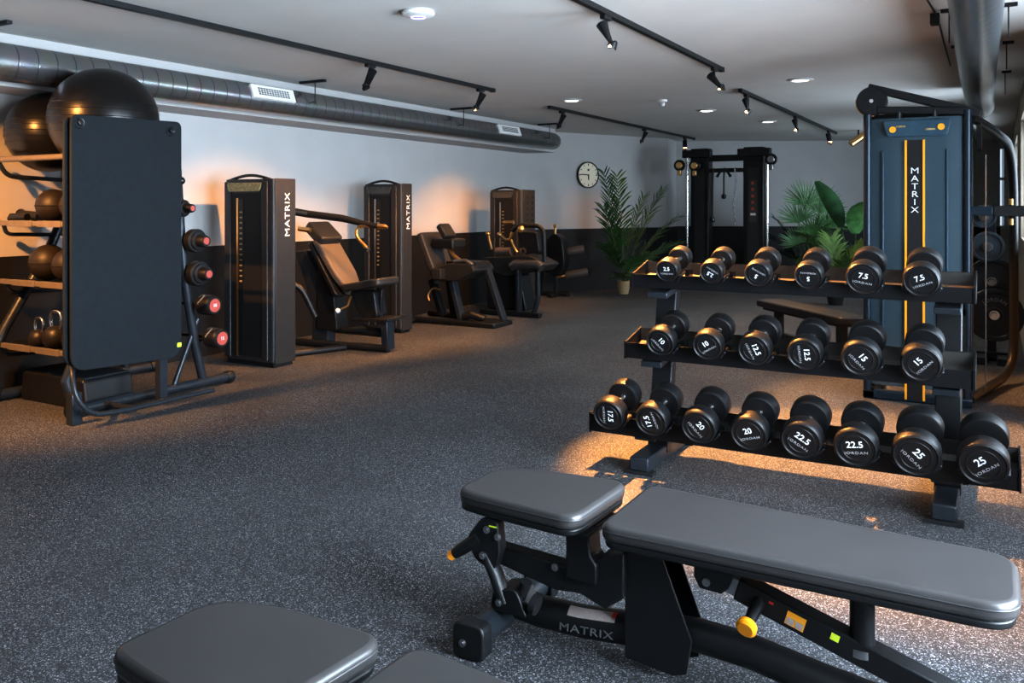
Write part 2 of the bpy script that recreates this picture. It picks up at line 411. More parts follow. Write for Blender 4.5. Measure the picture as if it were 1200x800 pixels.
for ti, (x, y0, y1, lab, heads) in enumerate(track_info):
    t = thing('ceiling_light_track', 'slim black ' + lab, 'light track', (x, (y0+y1)/2, CZ), group='black ceiling tracks')
    D = rel(t)
    mb = MB(); mb.span(D(x-.018, y0, CZ-.035), D(x+.018, y1, CZ)); mb.build('rail', M['black'], t, bevel=.003)
    mb = MB(); mb.span(D(x-.02, y0-.03, CZ-.038), D(x+.02, y0, CZ)); mb.span(D(x-.02, y1, CZ-.038), D(x+.02, y1+.05, CZ)); mb.build('end_cap', M['black'], t)
    for hi, (y, (dx, dy)) in enumerate(heads):
        h = thing('track_spotlight', spot_lab[(ti, hi)], 'spotlight', (x, y, CZ-.035), group='spotlights on the ceiling tracks')
        mb = MB(); mb.box((0, 0, -.013), (.034, .10, .026)); mb.cyl((0, 0, -.02), (0, 0, -.06), .008, 10); mb.build('adapter', M['black'], h, bevel=.003)
        aim = V((dx*(.85 if ti == 1 else .62), dy*.55, -1)).normalized()
        c = V((0, 0, -.095)); a = c-aim*.060; b = c+aim*.095
        side = aim.cross(V((0, 0, 1))).normalized(); 
        mb = MB(); mb.tube([a, a+aim*.004, b, b-aim*.001, b-aim*.012], [.031, .036, .036, .032, .031], 24); mb.build('lamp_body', M['black'], h)
        lit = True
        mb = MB(); mb.cyl(b-aim*.008, b-aim*.006, .031, 20); mb.build('lens', M['glow_warm'], h)
        ld = bpy.data.lights.new('spot_lamp', 'SPOT'); ld.energy = SPOT_W[(ti, hi)]; ld.color = (1.0, .43, .11)
        ld.spot_size = R(66 if ti == 1 else 88); ld.spot_blend = .35 if ti == 1 else .7; ld.shadow_soft_size = .02
        lo = bpy.data.objects.new('spot_lamp', ld); COL.objects.link(lo); lo.parent = h
        lo.location = b+aim*.008; lo.rotation_euler = aim.to_track_quat('-Z', 'Y').to_euler()
h = thing('ceiling_spotlight', 'black ceiling spotlight close to the left wall, aimed at the storage rack shelves', 'spotlight', (-5.05, 1.7, CZ))
aim = V((-.30, .95, -.85)).normalized()
mb = MB(); mb.lathe([(0, 0), (.05, 0), (.05, -.02), (0, -.02)]); mb.cyl((0, 0, -.015), (0, 0, -.07), .009, 10); mb.build('stem', M['black'], h)
mb = MB(); c = V((0, 0, -.10)); mb.tube([c-aim*.055, c-aim*.05, c+aim*.075, c+aim*.062], [.026, .030, .030, .025], 24); mb.build('lamp_body', M['black'], h)
mb = MB(); mb.cyl(c+aim*.062, c+aim*.066, .0245, 20); mb.build('lens', M['glow_warm'], h)
ld = bpy.data.lights.new('spot_lamp', 'SPOT'); ld.energy = 1700; ld.color = (1.0, .43, .11); ld.spot_size = R(80); ld.spot_blend = .7; ld.shadow_soft_size = .02
lo = bpy.data.objects.new('spot_lamp', ld); COL.objects.link(lo); lo.parent = h; lo.location = c+aim*.085; lo.rotation_euler = aim.to_track_quat('-Z', 'Y').to_euler()
# single spotlight glimpsed left of the cable tower
h = thing('ceiling_spotlight', 'small pale spotlight on the far ceiling beside the cable tower top', 'spotlight', V((-1.841, 13.824, CZ)))
mb = MB(); mb.cyl((0, 0, 0), (0, 0, -.12), .012, 10); mb.build('stem', M['black'], h)
mb = MB(); mb.tube([(.10, .02, -.06), (0, 0, -.14), (-.10, -.06, -.22)], [.05, .055, .05], 16); mb.build('lamp_body', M['brass'], h)
for i, (p, w) in enumerate(((V((-1.566, 8.051, CZ)), 'nearest the camera, right of the second track'), (V((-3.051, 10.080, CZ)), 'left of the third track, above the far pulley machine'), (V((-2.725, 11.818, CZ)), 'farthest, below the third track'), (V((-4.029, 8.379, CZ)), 'beside the near end of the track by the wall clock'))):
    t = thing('recessed_downlight', 'round recessed white downlight ' + w, 'downlight', p, group='recessed ceiling downlights')
    mb = MB(); mb.lathe([(.075, -.001), (.115, -.001), (.118, -.006), (.085, -.016), (.072, -.010), (.072, -.002)], n=40); mb.build('trim_ring', M['plastic_white'], t)
    mb = MB(); mb.lathe([(0, -.014), (.060, -.013), (.078, -.009)], n=40); mb.build('lens', M['glow_down'], t)
    ld = bpy.data.lights.new('downlight_lamp', 'SPOT'); ld.energy = 110; ld.color = (1.0, .90, .76); ld.spot_size = R(130); ld.spot_blend = .8; ld.shadow_soft_size = .06
    lo = bpy.data.objects.new('downlight_lamp', ld); COL.objects.link(lo); lo.parent = t; lo.location = (0, 0, -.02)
p = V((-3.175, 8.866, CZ))
t = thing('smoke_detector', 'small white smoke detector on the ceiling above the wall clock', 'smoke detector', p)
mb = MB(); mb.lathe([(0, 0), (.055, 0), (.055, -.022), (.03, -.03), (.0, -.03)]); mb.build('base', M['plastic_white'], t)
mb = MB(); mb.lathe([(0, -.07), (.022, -.068), (.03, -.05), (.03, -.03), (0, -.03)]); mb.build('sensor', M['plastic_white'], t)
p = V((-2.980, 4.107, CZ))
t = thing('wireless_access_point', 'round white wireless access point with a blue light on the ceiling', 'access point', p)
mb = MB(); mb.lathe([(0, 0), (.09, 0), (.098, -.012), (.094, -.026), (.06, -.036), (0, -.038)], n=48); mb.build('housing', M['plastic_white'], t)
mb = MB(); mb.lathe([(.034, -.0375), (.036, -.041), (.042, -.041), (.044, -.0365)], n=48); mb.build('light_ring', M['glow_blue'], t)

# wall clock on the angled back wall
nrm = V((2.63, -1.39, 0)).normalized(); along = V((1.39, 2.63, 0)).normalized()
cp = V((-5.721, 12.465, 1.842))
t = thing('wall_clock', 'round wall clock with cream face and thin dark rim on the back wall', 'clock', cp)
t.rotation_euler = (0, 0, math.atan2(nrm.y, nrm.x)+PI/2)   # local -Y faces the room
cr = 0.2118
mb = MB(); mb.lathe([(cr*.90, -.030), (cr*.93, -.042), (cr, -.040), (cr, 0), (0, 0)], axis='y', n=48); mb.build('rim', M['black'], t)
mb = MB(); mb.lathe([(0, -.033), (cr*.92, -.033), (cr*.92, -.028)], axis='y', n=48); mb.build('dial', M['clock_face'], t)
mb = MB()
for k in range(12):
    a = k*PI/6; l = .13 if k % 3 == 0 else .09
    q = Matrix.Rotation(a, 3, 'Y'); mb.box(q @ V((0, -.035, cr*.78)), (.016 if k % 3 == 0 else .010, .002, cr*l*1.4), q)
mb.box((0, -.035, cr*.38), (.035, .002, .03))
mb.build('hour_marks', M['dark'], t, smooth=False)
for nm, ang, l, w in (('minute_hand', -87, .74, .014), ('hour_hand', 178, .42, .02)):
    q = Matrix.Rotation(R(ang), 3, 'Y'); mb = MB(); mb.box(q @ V((0, -.038, cr*l*.5-.01)), (w, .003, cr*l), q); mb.build(nm, M['dark'], t, smooth=False)


# ------------------------------------------------------------------ dumbbell rack (three tiers, faces -Y)
TILT = R(15)
rack = thing('dumbbell_rack', 'black three-tier steel dumbbell rack standing behind the adjustable bench', 'dumbbell rack', (-.885, 4.35, 0))
D = rel(rack)
UPX = (-1.57, -.20)
for x in UPX:
    mb = MB(); mb.bar(D(x, 4.34, .045), D(x, 4.50, .94), .11, .07, (0, -1, .3)); mb.build('upright', M['black'], rack, bevel=.006)
    mb = MB(); mb.span(D(x-.05, 4.04, .015), D(x+.05, 4.72, .085)); f = mb.build('foot', M['frame'], rack, bevel=.008)
    mb = MB(); mb.span(D(x-.075, 4.03, 0), D(x+.075, 4.09, .016)); mb.build('foot_pad', M['dark'], f)
    mb = MB(); mb.span(D(x-.075, 4.67, 0), D(x+.075, 4.73, .016)); mb.build('foot_pad', M['dark'], f)
    for zc, yc in ((.22, 4.24), (.58, 4.33), (.93, 4.42)):
        mb = MB(); mb.prism([(D(0, yc-.12, 0)[1], zc-.07), (D(0, yc+.10, 0)[1], zc-.04), (D(0, yc+.10, 0)[1], zc-.0), (D(0, yc-.12, 0)[1], zc-.04)], 'x', x+.885-.055, x+.885+.055)
        mb.build('bracket', M['frame'], rack, bevel=.004)
# tier: (face y, axis z at the face, radius list, x list, tray x0, x1, lip bottom)
r3 = [-1.701, -1.475, -1.237, -1.0, -.768, -.540, -.302, -.054]
k2 = 4.08/4.15; r2 = [v*k2 for v in (-1.5, -1.256, -1.026, -.792, -.545, -.297)]
k1 = 4.20/4.35; r1 = [v*k1 for v in (-1.534, -1.294, -1.058, -.81, -.56, -.311)]
TIERS = [
    ('top', 4.20, 1.014, r1, -1.705, -.09, .918, [('2.5', .060, 0), ('2.5', .060, 148), ('5', .064, 150), ('5', .066, 178), ('7.5', .077, -10), ('7.5', .077, 22)]),
    ('middle', 4.08, .664, r2, -1.70, -.09, .555, [('10', .074, -48), ('10', .074, 32), ('12.5', .078, -68), ('12.5', .078, -86), ('15', .083, -48), ('15', .083, 46)]),
    ('bottom', 3.95, .298, r3, -1.845, .078, .180, [('17.5', .082, -92), ('17.5', .082, 108), ('20', .086, -50), ('20', .086, 16), ('22.5', .091, -34), ('22.5', .091, 8), ('25', .096, -46), ('25', .096, 38)]),
]
def make_db(wt, r):
    """dumbbell prototype; axis along local +Y, origin at the centre of the front face"""
    hl = .045+r*.42; gap = .125
    root = bpy.data.objects.new('dumbbell', None); COL.objects.link(root); root.empty_display_size = .05
    for k, (y0, sgn) in enumerate(((0, 1), (hl*2+gap, -1))):
        mb = MB()
        prof = [(0, .0035), (r*.60, .0035), (r*.62, .0015), (r*.66, .0015), (r*.68, .004), (r*.84, .0045), (r*.90, 0), (r*.97, .006), (r, .014), (r, hl-.014), (r*.96, hl-.004), (r*.88, hl), (.024, hl), (0, hl)]
        mb.lathe([(a, b*sgn) for a, b in prof], (0, y0, 0), 'y', 40)
        h = mb.build('head', M['urethane'], root, ang=28)
        if k == 0:
            lettering(wt, r*.46, (0, .0030, r*.16), (1, 0, 0), (0, 0, 1), M['white_ink'], h, 1.0, name='weight_number')
            lettering('JORDAN', r*.19, (0, .0030, -r*.26), (1, 0, 0), (0, 0, 1), M['grey_ink'], h, 1.35, name='brand_lettering', spacing=1.15)
    mb = MB(); mb.tube([(0, hl-.002, 0), (0, hl+.012, 0), (0, hl+gap*.5, 0), (0, hl+gap-.012, 0), (0, hl+gap+.002, 0)], [.021, .0165, .0185, .0165, .021], 20)
    mb.build('handle', M['chrome'], root)
    return root
ordw = {0: 'left', 1: 'right'}
protos = {}
for tname, yf, zf, xs, x0, x1, zb, dbs in TIERS:
    tr = MB()
    rm = max(d[1] for d in dbs)
    yp = yf+(.045+rm*.42)*.966+rm*.26+.006
    zs = zf-rm-.012       # tray surface at the lip
    Y = lambda y: y-4.35
    tr.prism([(Y(yp), zb), (Y(yp+.05), zb), (Y(yp+.05), zb+.008), (Y(yp+.010), zb+.008), (Y(yp+.010), zs-.012), (Y(yp+.222), zs+.042), (Y(yp+.222), zs+.115), (Y(yp+.213), zs+.115), (Y(yp+.213), zs+.050), (Y(yp+.010), zs), (Y(yp+.010), zf-.030), (Y(yp), zf-.030)],
             'x', x0+.885, x1+.885)
    tray = tr.build('tray', M['tray_black'], rack, smooth=False)
    mb = MB(); mb.prism([(Y(yp+.012), zs+.001), (Y(yp+.210), zs+.050), (Y(yp+.210), zs+.113), (Y(yp+.2085), zs+.113), (Y(yp+.2085), zs+.0525), (Y(yp+.012), zs+.003)], 'x', x0+.885+.006, x1+.885-.006); mb.build('tray_liner', M['tray_liner'], tray, smooth=False)  # added sheet over the tray, paler so the surface looks lit
    for xe in (x0, x1):
        mb = MB(); mb.prism([(Y(yp-.01), zb-.004), (Y(yp+.06), zb-.004), (Y(yp+.228), zs+.036), (Y(yp+.228), zs+.122), (Y(yp+.02), zf-.022), (Y(yp-.01), zf-.022)], 'x', xe+.885-.004, xe+.885+.004)
        mb.build('end_plate', M['tray_black'], tray)
    cnt = {}
    for x, (wt, r, ang) in zip(xs, dbs):
        for s in (-1, 1):      # saddle arms cradling the front head
            a = R(40)
            cx, cz = x+s*math.cos(a)*(r+.0095), zf+(yp-.03-yf)*math.tan(TILT)-math.sin(a)*(r+.0095)/math.cos(TILT)
            mb = MB(); mb.box(D(cx, yp-.03, cz), (.012, .062, .045), Matrix.Rotation(TILT, 3, 'X') @ Matrix.Rotation(s*a, 3, 'Y'))
            mb.build('saddle', M['black_gloss'], tray, bevel=.003)
            cx2 = x+s*.6*r; ys = yf+.245
            mb = MB(); mb.span(D(cx2-.012, ys-.02, zs+.03), D(cx2+.012, ys+.04, zf+.043-r*.84)); mb.build('saddle', M['black_gloss'], tray)
        if (wt, r) not in protos: protos[(wt, r)] = o = make_db(wt, r)
        else: o = dup(protos[(wt, r)])
        o.name = 'dumbbell'
        k = cnt.get(wt, 0); cnt[wt] = k+1
        o.location = (x, yf, zf); o.rotation_euler = (Matrix.Rotation(TILT, 3, 'X') @ Matrix.Rotation(R(-ang), 3, 'Y')).to_euler()
        tag(o, 'black urethane dumbbell marked %s, %s one of that pair on the %s rack tier' % (wt, ordw[k], tname), 'dumbbell', 'dumbbells on the three-tier rack')

# ------------------------------------------------------------------ adjustable bench
def make_bench(label):
    """root at the floor below the gap between seat and back pad; bench runs along X"""
    b = thing('adjustable_bench', label, 'weight bench', (-1.0, 2.385, 0), group='grey adjustable benches')
    D = rel(b)
    def pad(name, pts, rad, z0, z1, parent):
        mb = MB(); q = rounded([D(x, y, 0)[:2] for x, y in pts], rad, 8)
        mb.prism(q, 'z', z0+.018, z1)
        o = mb.build(name, M['vinyl'], parent, bevel=.016, seg=4, ang=60)
        mb = MB(); c = (sum(p[0] for p in q)/len(q), sum(p[1] for p in q)/len(q))
        mb.prism([(c[0]+(p[0]-c[0])*.985, c[1]+(p[1]-c[1])*.97) for p in q], 'z', z0, z0+.021)
        mb.build('pad_base', M['black'], o, bevel=.006)
        mb = MB(); P = [(p[0], p[1], z1-.018) for p in q]; 
        mb.tube([(c[0]+(p[0]-c[0])*1.0, c[1]+(p[1]-c[1])*1.0, p[2]) for p in P]+[P[0]], .0022, 6); mb.build('seam', M['vinyl_dark'], o)
        return o
    pad('seat_pad', [(-1.505, 2.275), (-1.40, 2.255), (-1.06, 2.225), (-1.045, 2.615), (-1.38, 2.595), (-1.505, 2.53)], [.05, .10, .07, .07, .10, .07], .384, .450, b)
    pad('back_pad', [(-.985, 2.215), (.045, 2.215), (.045, 2.555), (-.985, 2.625)], [.05, .09, .09, .06], .384, .450, b)
    # centre pedestal: two side plates and a web
    for y in (2.325, 2.435):
        mb = MB(); mb.prism([(D(x, 0, 0)[0], z) for x, z in ((-.945, .383), (-.845, .383), (-.745, .13), (-.760, .035), (-.80, .020), (-.945, .035))], 'y', y-2.385-.004, y-2.385+.004)
        mb.build('pedestal_plate', M['black'], b, bevel=.002)
    mb = MB(); mb.span(D(-.94, 2.33, .05), D(-.93, 2.43, .37)); mb.span(D(-.94, 2.33, .355), D(-.84, 2.43, .367)); mb.build('pedestal_web', M['black'], b)
    # main beam
    mb = MB(); mb.tube([D(-1.36, 2.38, .085), D(-1.25, 2.38, .075), D(-1.10, 2.38, .078), D(-.94, 2.38, .095), D(-.85, 2.38, .11)], .048, 20); mb.build('main_beam', M['black'], b)
    mb = MB(); mb.tube([D(-.86, 2.38, .115), D(-.745, 2.38, .125), D(-.60, 2.38, .118), D(-.42, 2.38, .088), D(-.2, 2.38, .058), D(.22, 2.38, .050)], .046, 20); mb.build('rear_beam', M['black'], b)
    mb = MB(); mb.tube([D(-1.37, 2.17, .055), D(-1.37, 2.60, .055)], .042, 20); ft = mb.build('front_foot', M['frame'], b)
    for y0, y1 in ((2.135, 2.19), (2.58, 2.635)):
        mb = MB(); mb.prism(rounded([(D(-1.425, 0, 0)[0], .0), (D(-1.315, 0, 0)[0], .0), (D(-1.315, 0, 0)[0], .108), (D(-1.425, 0, 0)[0], .108)], .03, 5), 'y', y0-2.385, y1-2.385); mb.build('foot_cap', M['black'], ft, bevel=.006)
    mb = MB(); mb.tube([D(.22, 2.12, .045), D(.22, 2.65, .045)], .04, 20); rf = mb.build('rear_foot', M['frame'], b)
    for y in (2.09, 2.68):
        mb = MB(); mb.lathe([(0, -.02), (.03, -.02), (.05, -.014), (.05, .014), (.03, .02), (0, .02)], D(.22, y, .05), 'y', 24); mb.build('wheel', M['dark'], rf)
    # seat carriage
    mb = MB(); mb.prism([(D(x, 0, 0)[0], z) for x, z in ((-.94, .345), (-1.00, .335), (-1.045, .285), (-1.13, .272), (-1.40, .286), (-1.40, .236), (-1.16, .190), (-1.08, .198), (-1.0, .170), (-.94, .215))], 'y', -.085, -.030); mb.build('seat_arm', M['black'], b, bevel=.006)
    mb = MB(); mb.prism([(D(x, 0, 0)[0], z) for x, z in ((-1.12, .382), (-1.045, .382), (-1.04, .32), (-1.02, .30), (-1.02, .24), (-1.12, .24))], 'y', -.10, -.015); mb.build('seat_post', M['black'], b, bevel=.006)
    mb = MB(); mb.span(D(-1.45, 2.36, .362), D(-1.05, 2.50, .3835)); mb.build('seat_rail', M['black'], b, bevel=.004)
    mb = MB(); mb.prism(rounded([(D(x, 0, 0)[0], z) for x, z in ((-1.40, .38), (-1.345, .38), (-1.335, .27), (-1.36, .215), (-1.43, .245), (-1.455, .31))], .02, 4), 'y', -.12, -.075); mb.build('seat_lock_plate', M['black'], b, bevel=.004)
    mb = MB(); mb.tube([D(-1.395, 2.285, .265), D(-1.36, 2.285, .205), D(-1.325, 2.285, .125)], [.026, .030, .028], 16, flat=.7); mb.build('seat_link', M['black'], b)
    mb = MB(); mb.prism(rounded([(D(x, 0, 0)[0], z) for x, z in ((-1.36, .16), (-1.28, .18), (-1.25, .12), (-1.24, .10), (-1.37, .10))], .02, 4), 'y', -.12, -.02); mb.build('link_bracket', M['black'], b, bevel=.004)
    mb = MB(); mb.cyl(D(-1.235, 2.29, .14), D(-1.215, 2.29, .135), .03, 20); mb.tube([D(-1.29, 2.29, .11), D(-1.265, 2.29, .17), D(-1.255, 2.29, .20)], [.014, .016, .02], 12); mb.build('bumper', M['dark'], b)
    mb = MB(); mb.tube([D(-1.415, 2.28, .31), D(-1.475, 2.275, .265), D(-1.505, 2.272, .243)], [.022, .020, .017], 16); pin = mb.build('seat_pin_handle', M['black'], b)
    mb = MB(); mb.tube([D(-1.503, 2.272, .245), D(-1.520, 2.271, .232), D(-1.524, 2.271, .229)], [.0155, .0155, .011], 16); tag(mb.build('pin_tip', M['yellow'], pin), 'orange tip')
    # back-rest ladder, support post, pull knob
    lad0, lad1 = V(D(-.70, 2.36, .325)), V(D(.24, 2.36, .035)); u = (lad1-lad0).normalized(); nn = V((-u.z, 0, u.x)); nn = nn if nn.z > 0 else -nn
    mb = MB(); mb.bar(lad0+u*.08, lad1, .062, .062); mb.build('ladder_beam', M['black'], b, bevel=.005)
    mb = MB(); mb.bar(lad0-u*.02, lad0+u*.12, .048, .05); mb.build('ladder_inner', M['steel_dull'], b, bevel=.003)
    for ya, yb in ((-.072, -.062), (.012, .022)):
        mb = MB(); mb.prism([(D(x, 0, 0)[0], z) for x, z in ((-.735, .3835), (-.61, .3835), (-.64, .305), (-.66, .287), (-.72, .290), (-.737, .32))], 'y', ya, yb); mb.build('pivot_bracket', M['black'], b, bevel=.002)
    mb = MB(); mb.tube([D(-.305, 2.36, .20), D(-.305, 2.36, .3835)], .031, 24); mb.build('support_post', M['black'], b)
    mb = MB(); mb.tube([D(-.305, 2.36, .196), D(-.305, 2.36, .216)], .036, 24); mb.build('post_collar', M['steel_dull'], b)
    kb = lad0+u*.145
    mb = MB(); mb.tube([kb+V((0, -.02, 0)), kb+V((-.005, -.065, -.015)), kb+V((-.010, -.10, -.03))], [.018, .017, .014], 16); mb.build('knob_stem', M['black'], b)
    mb = MB(); c = kb+V((-.012, -.112, -.036)); dd = V((-.1, -.9, -.3)).normalized()
    mb.tube([c-dd*.014, c-dd*.008, c+dd*.006, c+dd*.012], [.016, .026, .028, .020], 24); tag(mb.build('pull_knob', M['yellow'], b), 'orange-yellow pull knob')
    side = -1
    def plate(name, cc, w, h, m, lab=None):
        mb = MB(); q = Matrix((u, V((0, 1, 0)), nn)).transposed(); mb.box(cc, (w, .0012, h), q); o = mb.build(name, m, b, smooth=False)
        return tag(o, lab)
    yy = -.0568
    plate('warning_sticker', lad0+u*.245+V((0, -.0318, 0)), .05, .036, M['orange'], 'orange and white warning sticker')
    for s in (-1, 1): plate('sticker_panel', lad0+u*(.245+s*.012)-nn*.007+V((0, -.0325, 0)), .020, .018, M['sticker'])
    plate('arrow_sticker', lad0+u*.345+V((0, -.0318, 0))+nn*.012, .022, .018, M['lime'], 'lime green sticker')
    plate('position_mark', lad0+u*.175+V((0, -.0318, 0))+nn*.014, .012, .006, M['red'], 'small red mark')
    # stickers / lettering on the main beam
    def wrap(name, x0, x1, a0, a1, m, rr, lab=None, n=8):
        zc = lambda x: .075+(x+1.25)*.02 if x < -1.1 else .078+(x+1.1)*.106
        mb = MB()
        for k in range(n):
            for j in range(4):
                xa, xb = x0+(x1-x0)*k/n, x0+(x1-x0)*(k+1)/n; ga, gb = R(a0+(a1-a0)*j/4), R(a0+(a1-a0)*(j+1)/4)
                mb.face([D(x, 2.38-rr*math.cos(g), zc(x)+rr*math.sin(g)) for x, g in ((xa, ga), (xb, ga), (xb, gb), (xa, gb))])
        bmesh.ops.remove_doubles(mb.bm, verts=mb.bm.verts[:], dist=1e-5)
        return tag(mb.build(name, m, b, smooth=False), lab)
    st = wrap('beam_sticker', -1.14, -.985, 34, 72, M['sticker'], .0505, 'pale warning sticker')
    wrap('sticker_edge', -.998, -.985, 50, 72, M['red'], .0512, None, 2)
    lettering('MATRIX', .032, D(-1.075, 2.3300, .0755), (1, 0, .07), (0, .05, 1), M['dim_ink'], b, 1.45, spacing=1.1, name='brand_lettering')
    for p in ((-1.38, 2.264, .345), (-1.34, 2.264, .33), (-1.395, 2.264, .262), (-1.16, 2.299, .262), (-1.335, 2.262, .13), (-.70, 2.312, .312), (-1.385, 2.134, .05)):
        mb = MB(); mb.cyl(D(p[0], p[1], p[2]), D(p[0], p[1]-.006, p[2]), .011, 14); mb.cyl(D(p[0], p[1]-.005, p[2]), D(p[0], p[1]-.009, p[2]), .007, 6); mb.build('bolt', M['steel_dull'], b)
    mb = MB(); mb.span(D(-1.372, 2.262, .356), D(-1.345, 2.2635, .360)); mb.build('adjust_mark', M['lime'], b)
    return b
bench = make_bench('grey padded adjustable bench with yellow knob standing in front of the dumbbell rack')
bench2 = dup(bench); bench2.location = (-1.07, 1.195, 0); bench2.rotation_euler = (0, 0, R(-2))
bench2['label'] = 'dark grey padded bench cut off by the bottom edge, nearest the camera'

# ------------------------------------------------------------------ flat bench behind the rack (seen between its tiers)
fb = thing('flat_bench', 'dark low utility bench standing diagonally behind the dumbbell rack', 'weight bench', (-1.465, 7.88, 0), math.atan2(-1.05, .95))
mb = MB(); mb.prism(rounded([(-.70, -.14), (.70, -.14), (.70, .14), (-.70, .14)], .05, 5), 'z', .385, .45); mb.build('bench_pad', M['vinyl_black'], fb, bevel=.015, seg=3)
mb = MB(); mb.span((-.62, -.10, .36), (.62, .10, .386)); mb.build('pad_base', M['black'], fb)
for x in (-.5, .5):
    mb = MB(); mb.span((x-.035, -.035, .04), (x+.035, .035, .36)); mb.build('leg', M['black'], fb, bevel=.005)
    mb = MB(); mb.span((x-.04, -.25, 0), (x+.04, .25, .05)); mb.build('foot', M['black'], fb, bevel=.008)
mb = MB(); mb.span((-.5, -.03, .10), (.5, .03, .16)); mb.build('spine', M['black'], fb, bevel=.005)

# ------------------------------------------------------------------ storage rack by the left wall
sr = thing('accessory_storage_rack', 'black A-frame storage rack by the left wall holding balls and kettlebells', 'storage rack', (-5.55, 3.9, 0))
D = rel(sr)
for x in (-5.12, -6.00):
    mb = MB(); mb.tube([D(x, 3.36, .05), D(x, 3.29, .24), D(x, 3.40, .49), D(x, 3.70, .98), D(x, 4.04, 1.70)], .034, 16); mb.build('front_leg', M['frame'], sr)
    mb = MB(); mb.tube([D(x, 4.36, .05), D(x, 4.29, .32), D(x, 4.235, .60), D(x, 4.19, .86), D(x, 4.165, 1.10), D(x, 4.13, 1.60), D(x, 4.04, 1.74)], .032, 16); mb.build('rear_leg', M['frame'], sr)
    mb = MB(); mb.tube([D(x, 3.33, .045), D(x, 4.60, .045)], .036, 16); ft = mb.build('foot', M['frame'], sr)
    for y in (3.33, 4.60):
        mb = MB(); mb.lathe([(0, -.03), (.042, -.03), (.045, -.02), (.045, .02), (.042, .03), (0, .03)], D(x, y, .045), 'y', 20); mb.build('end_cap', M['black'], ft)
    mb = MB(); mb.tube([D(x, 4.10, .06), D(x, 4.31, .52)], .018, 12); mb.build('brace', M['frame'], sr)
mb = MB(); mb.tube([D(-6.0, 4.04, 1.72), D(-5.12, 4.04, 1.72)], .026, 14); mb.build('top_bar', M['frame'], sr)
for z, y0, y1, t in ((1.235, 3.37, 3.86, 0), (.83, 3.39, 3.80, 0), (.395, 3.36, 3.84, 0)):
    mb = MB(); mb.span(D(-6.03, y0+.03, z-.012), D(-5.14, y1, z-.002)); sh = mb.build('shelf', M['black'], sr, bevel=.002)
    mb = MB(); mb.span(D(-6.05, y0, z-.022), D(-5.12, y0+.03, z+.012)); mb.build('shelf_lip', M['lip'], sh, bevel=.004)
    for xa in (-5.72, -5.40):
        mb = MB(); mb.span(D(xa-.16, y0-.004, z-.026), D(xa+.10, y0+.012, z+.016)); mb.build('lip_holder', M['lip'], sh, bevel=.002)
    for x in (-6.00, -5.12):
        mb = MB(); mb.tube([D(x, y0+.03, z-.02), D(x, y0+.05, z-.085), D(x, y1+.12 if z < 1 else y1+.08, z-.10)], .014, 10, .05); mb.build('shelf_arm', M['frame'], sh)
# cradle on top for the big balls
mb = MB()
mb.tube([D(-6.05, 3.36, 1.668), D(-5.08, 3.36, 1.668)], .020, 12); cr_ = mb.build('ball_cradle', M['lip'], sr)
mb = MB(); mb.tube([D(-6.05, 3.90, 1.66), D(-5.08, 3.90, 1.66)], .018, 12); mb.build('cradle_bar', M['frame'], cr_)
for x in (-6.0, -5.12):
    mb = MB(); mb.tube([D(x, 3.36, 1.66), D(x, 3.42, 1.555), D(x, 3.96, 1.535)], .016, 10, .06); mb.build('cradle_arm', M['frame'], cr_)
for y, z, y0 in ((3.166, 1.815, 3.40), (3.80, 1.865, 3.92)):
    mb = MB(); mb.tube([D(-5.12, y0 if y0 > 3.5 else 3.66, 1.45 if y0 > 3.5 else .94), D(-4.90, y, 1.42), D(-4.872, y, z-.1), D(-4.868, y, z)], .010, 10, .05); mb.build('mat_hook', M['black'], sr)
# cradle that keeps the mats off the floor
mb = MB(); mb.tube([D(-5.05, 3.27, .40), D(-4.86, 3.16, .36), D(-4.80, 3.14, .20), D(-4.78, 3.24, .075), D(-4.78, 3.5, .06), D(-4.78, 4.16, .06)], .016, 12, .08); mb.build('mat_cradle', M['frame'], sr)
mb = MB(); mb.span(D(-4.93, 3.80, .055), D(-4.88, 3.86, .33)); mb.build('cradle_post', M['frame'], sr)
mb = MB(); mb.span(D(-4.98, 3.20, .0), D(-4.92, 3.27, .20)); mb.build('cradle_foot', M['frame'], sr, bevel=.006)
mb = MB(); mb.tube([D(-5.12, 3.55, .05), D(-4.80, 3.55, .05)], .02, 10); mb.build('cradle_tie', M['frame'], sr)
BARS = ((4.098, 1.332, .062, 0, 4.15), (4.217, 1.098, .085, 0, 4.165), (4.242, .86, .090, 0, 4.19), (4.292, .63, .073, 1, 4.23), (4.36, .383, .073, 1, 4.275))
for (y, z, r_, k_, yl) in BARS:
    sg = 1 if y > yl else -1
    for x in (-5.14, -5.98):
        mb = MB(); mb.tube([D(x, yl, z-.03), D(x, y, z-.031), D(x, y+sg*.036, z-.005)], .010, 8)
        mb.build('barbell_hook', M['black'], sr)
mb = MB(); mb.tube([D(-5.12, 4.16, 1.50), D(-4.99, 4.06, 1.524)], .013, 10); hk = mb.build('hook_arm', M['black'], sr)
mb = MB(); mb.sphere(D(-4.985, 4.055, 1.526), .028, 14); mb.build('hook_knob', M['black_gloss'], hk)
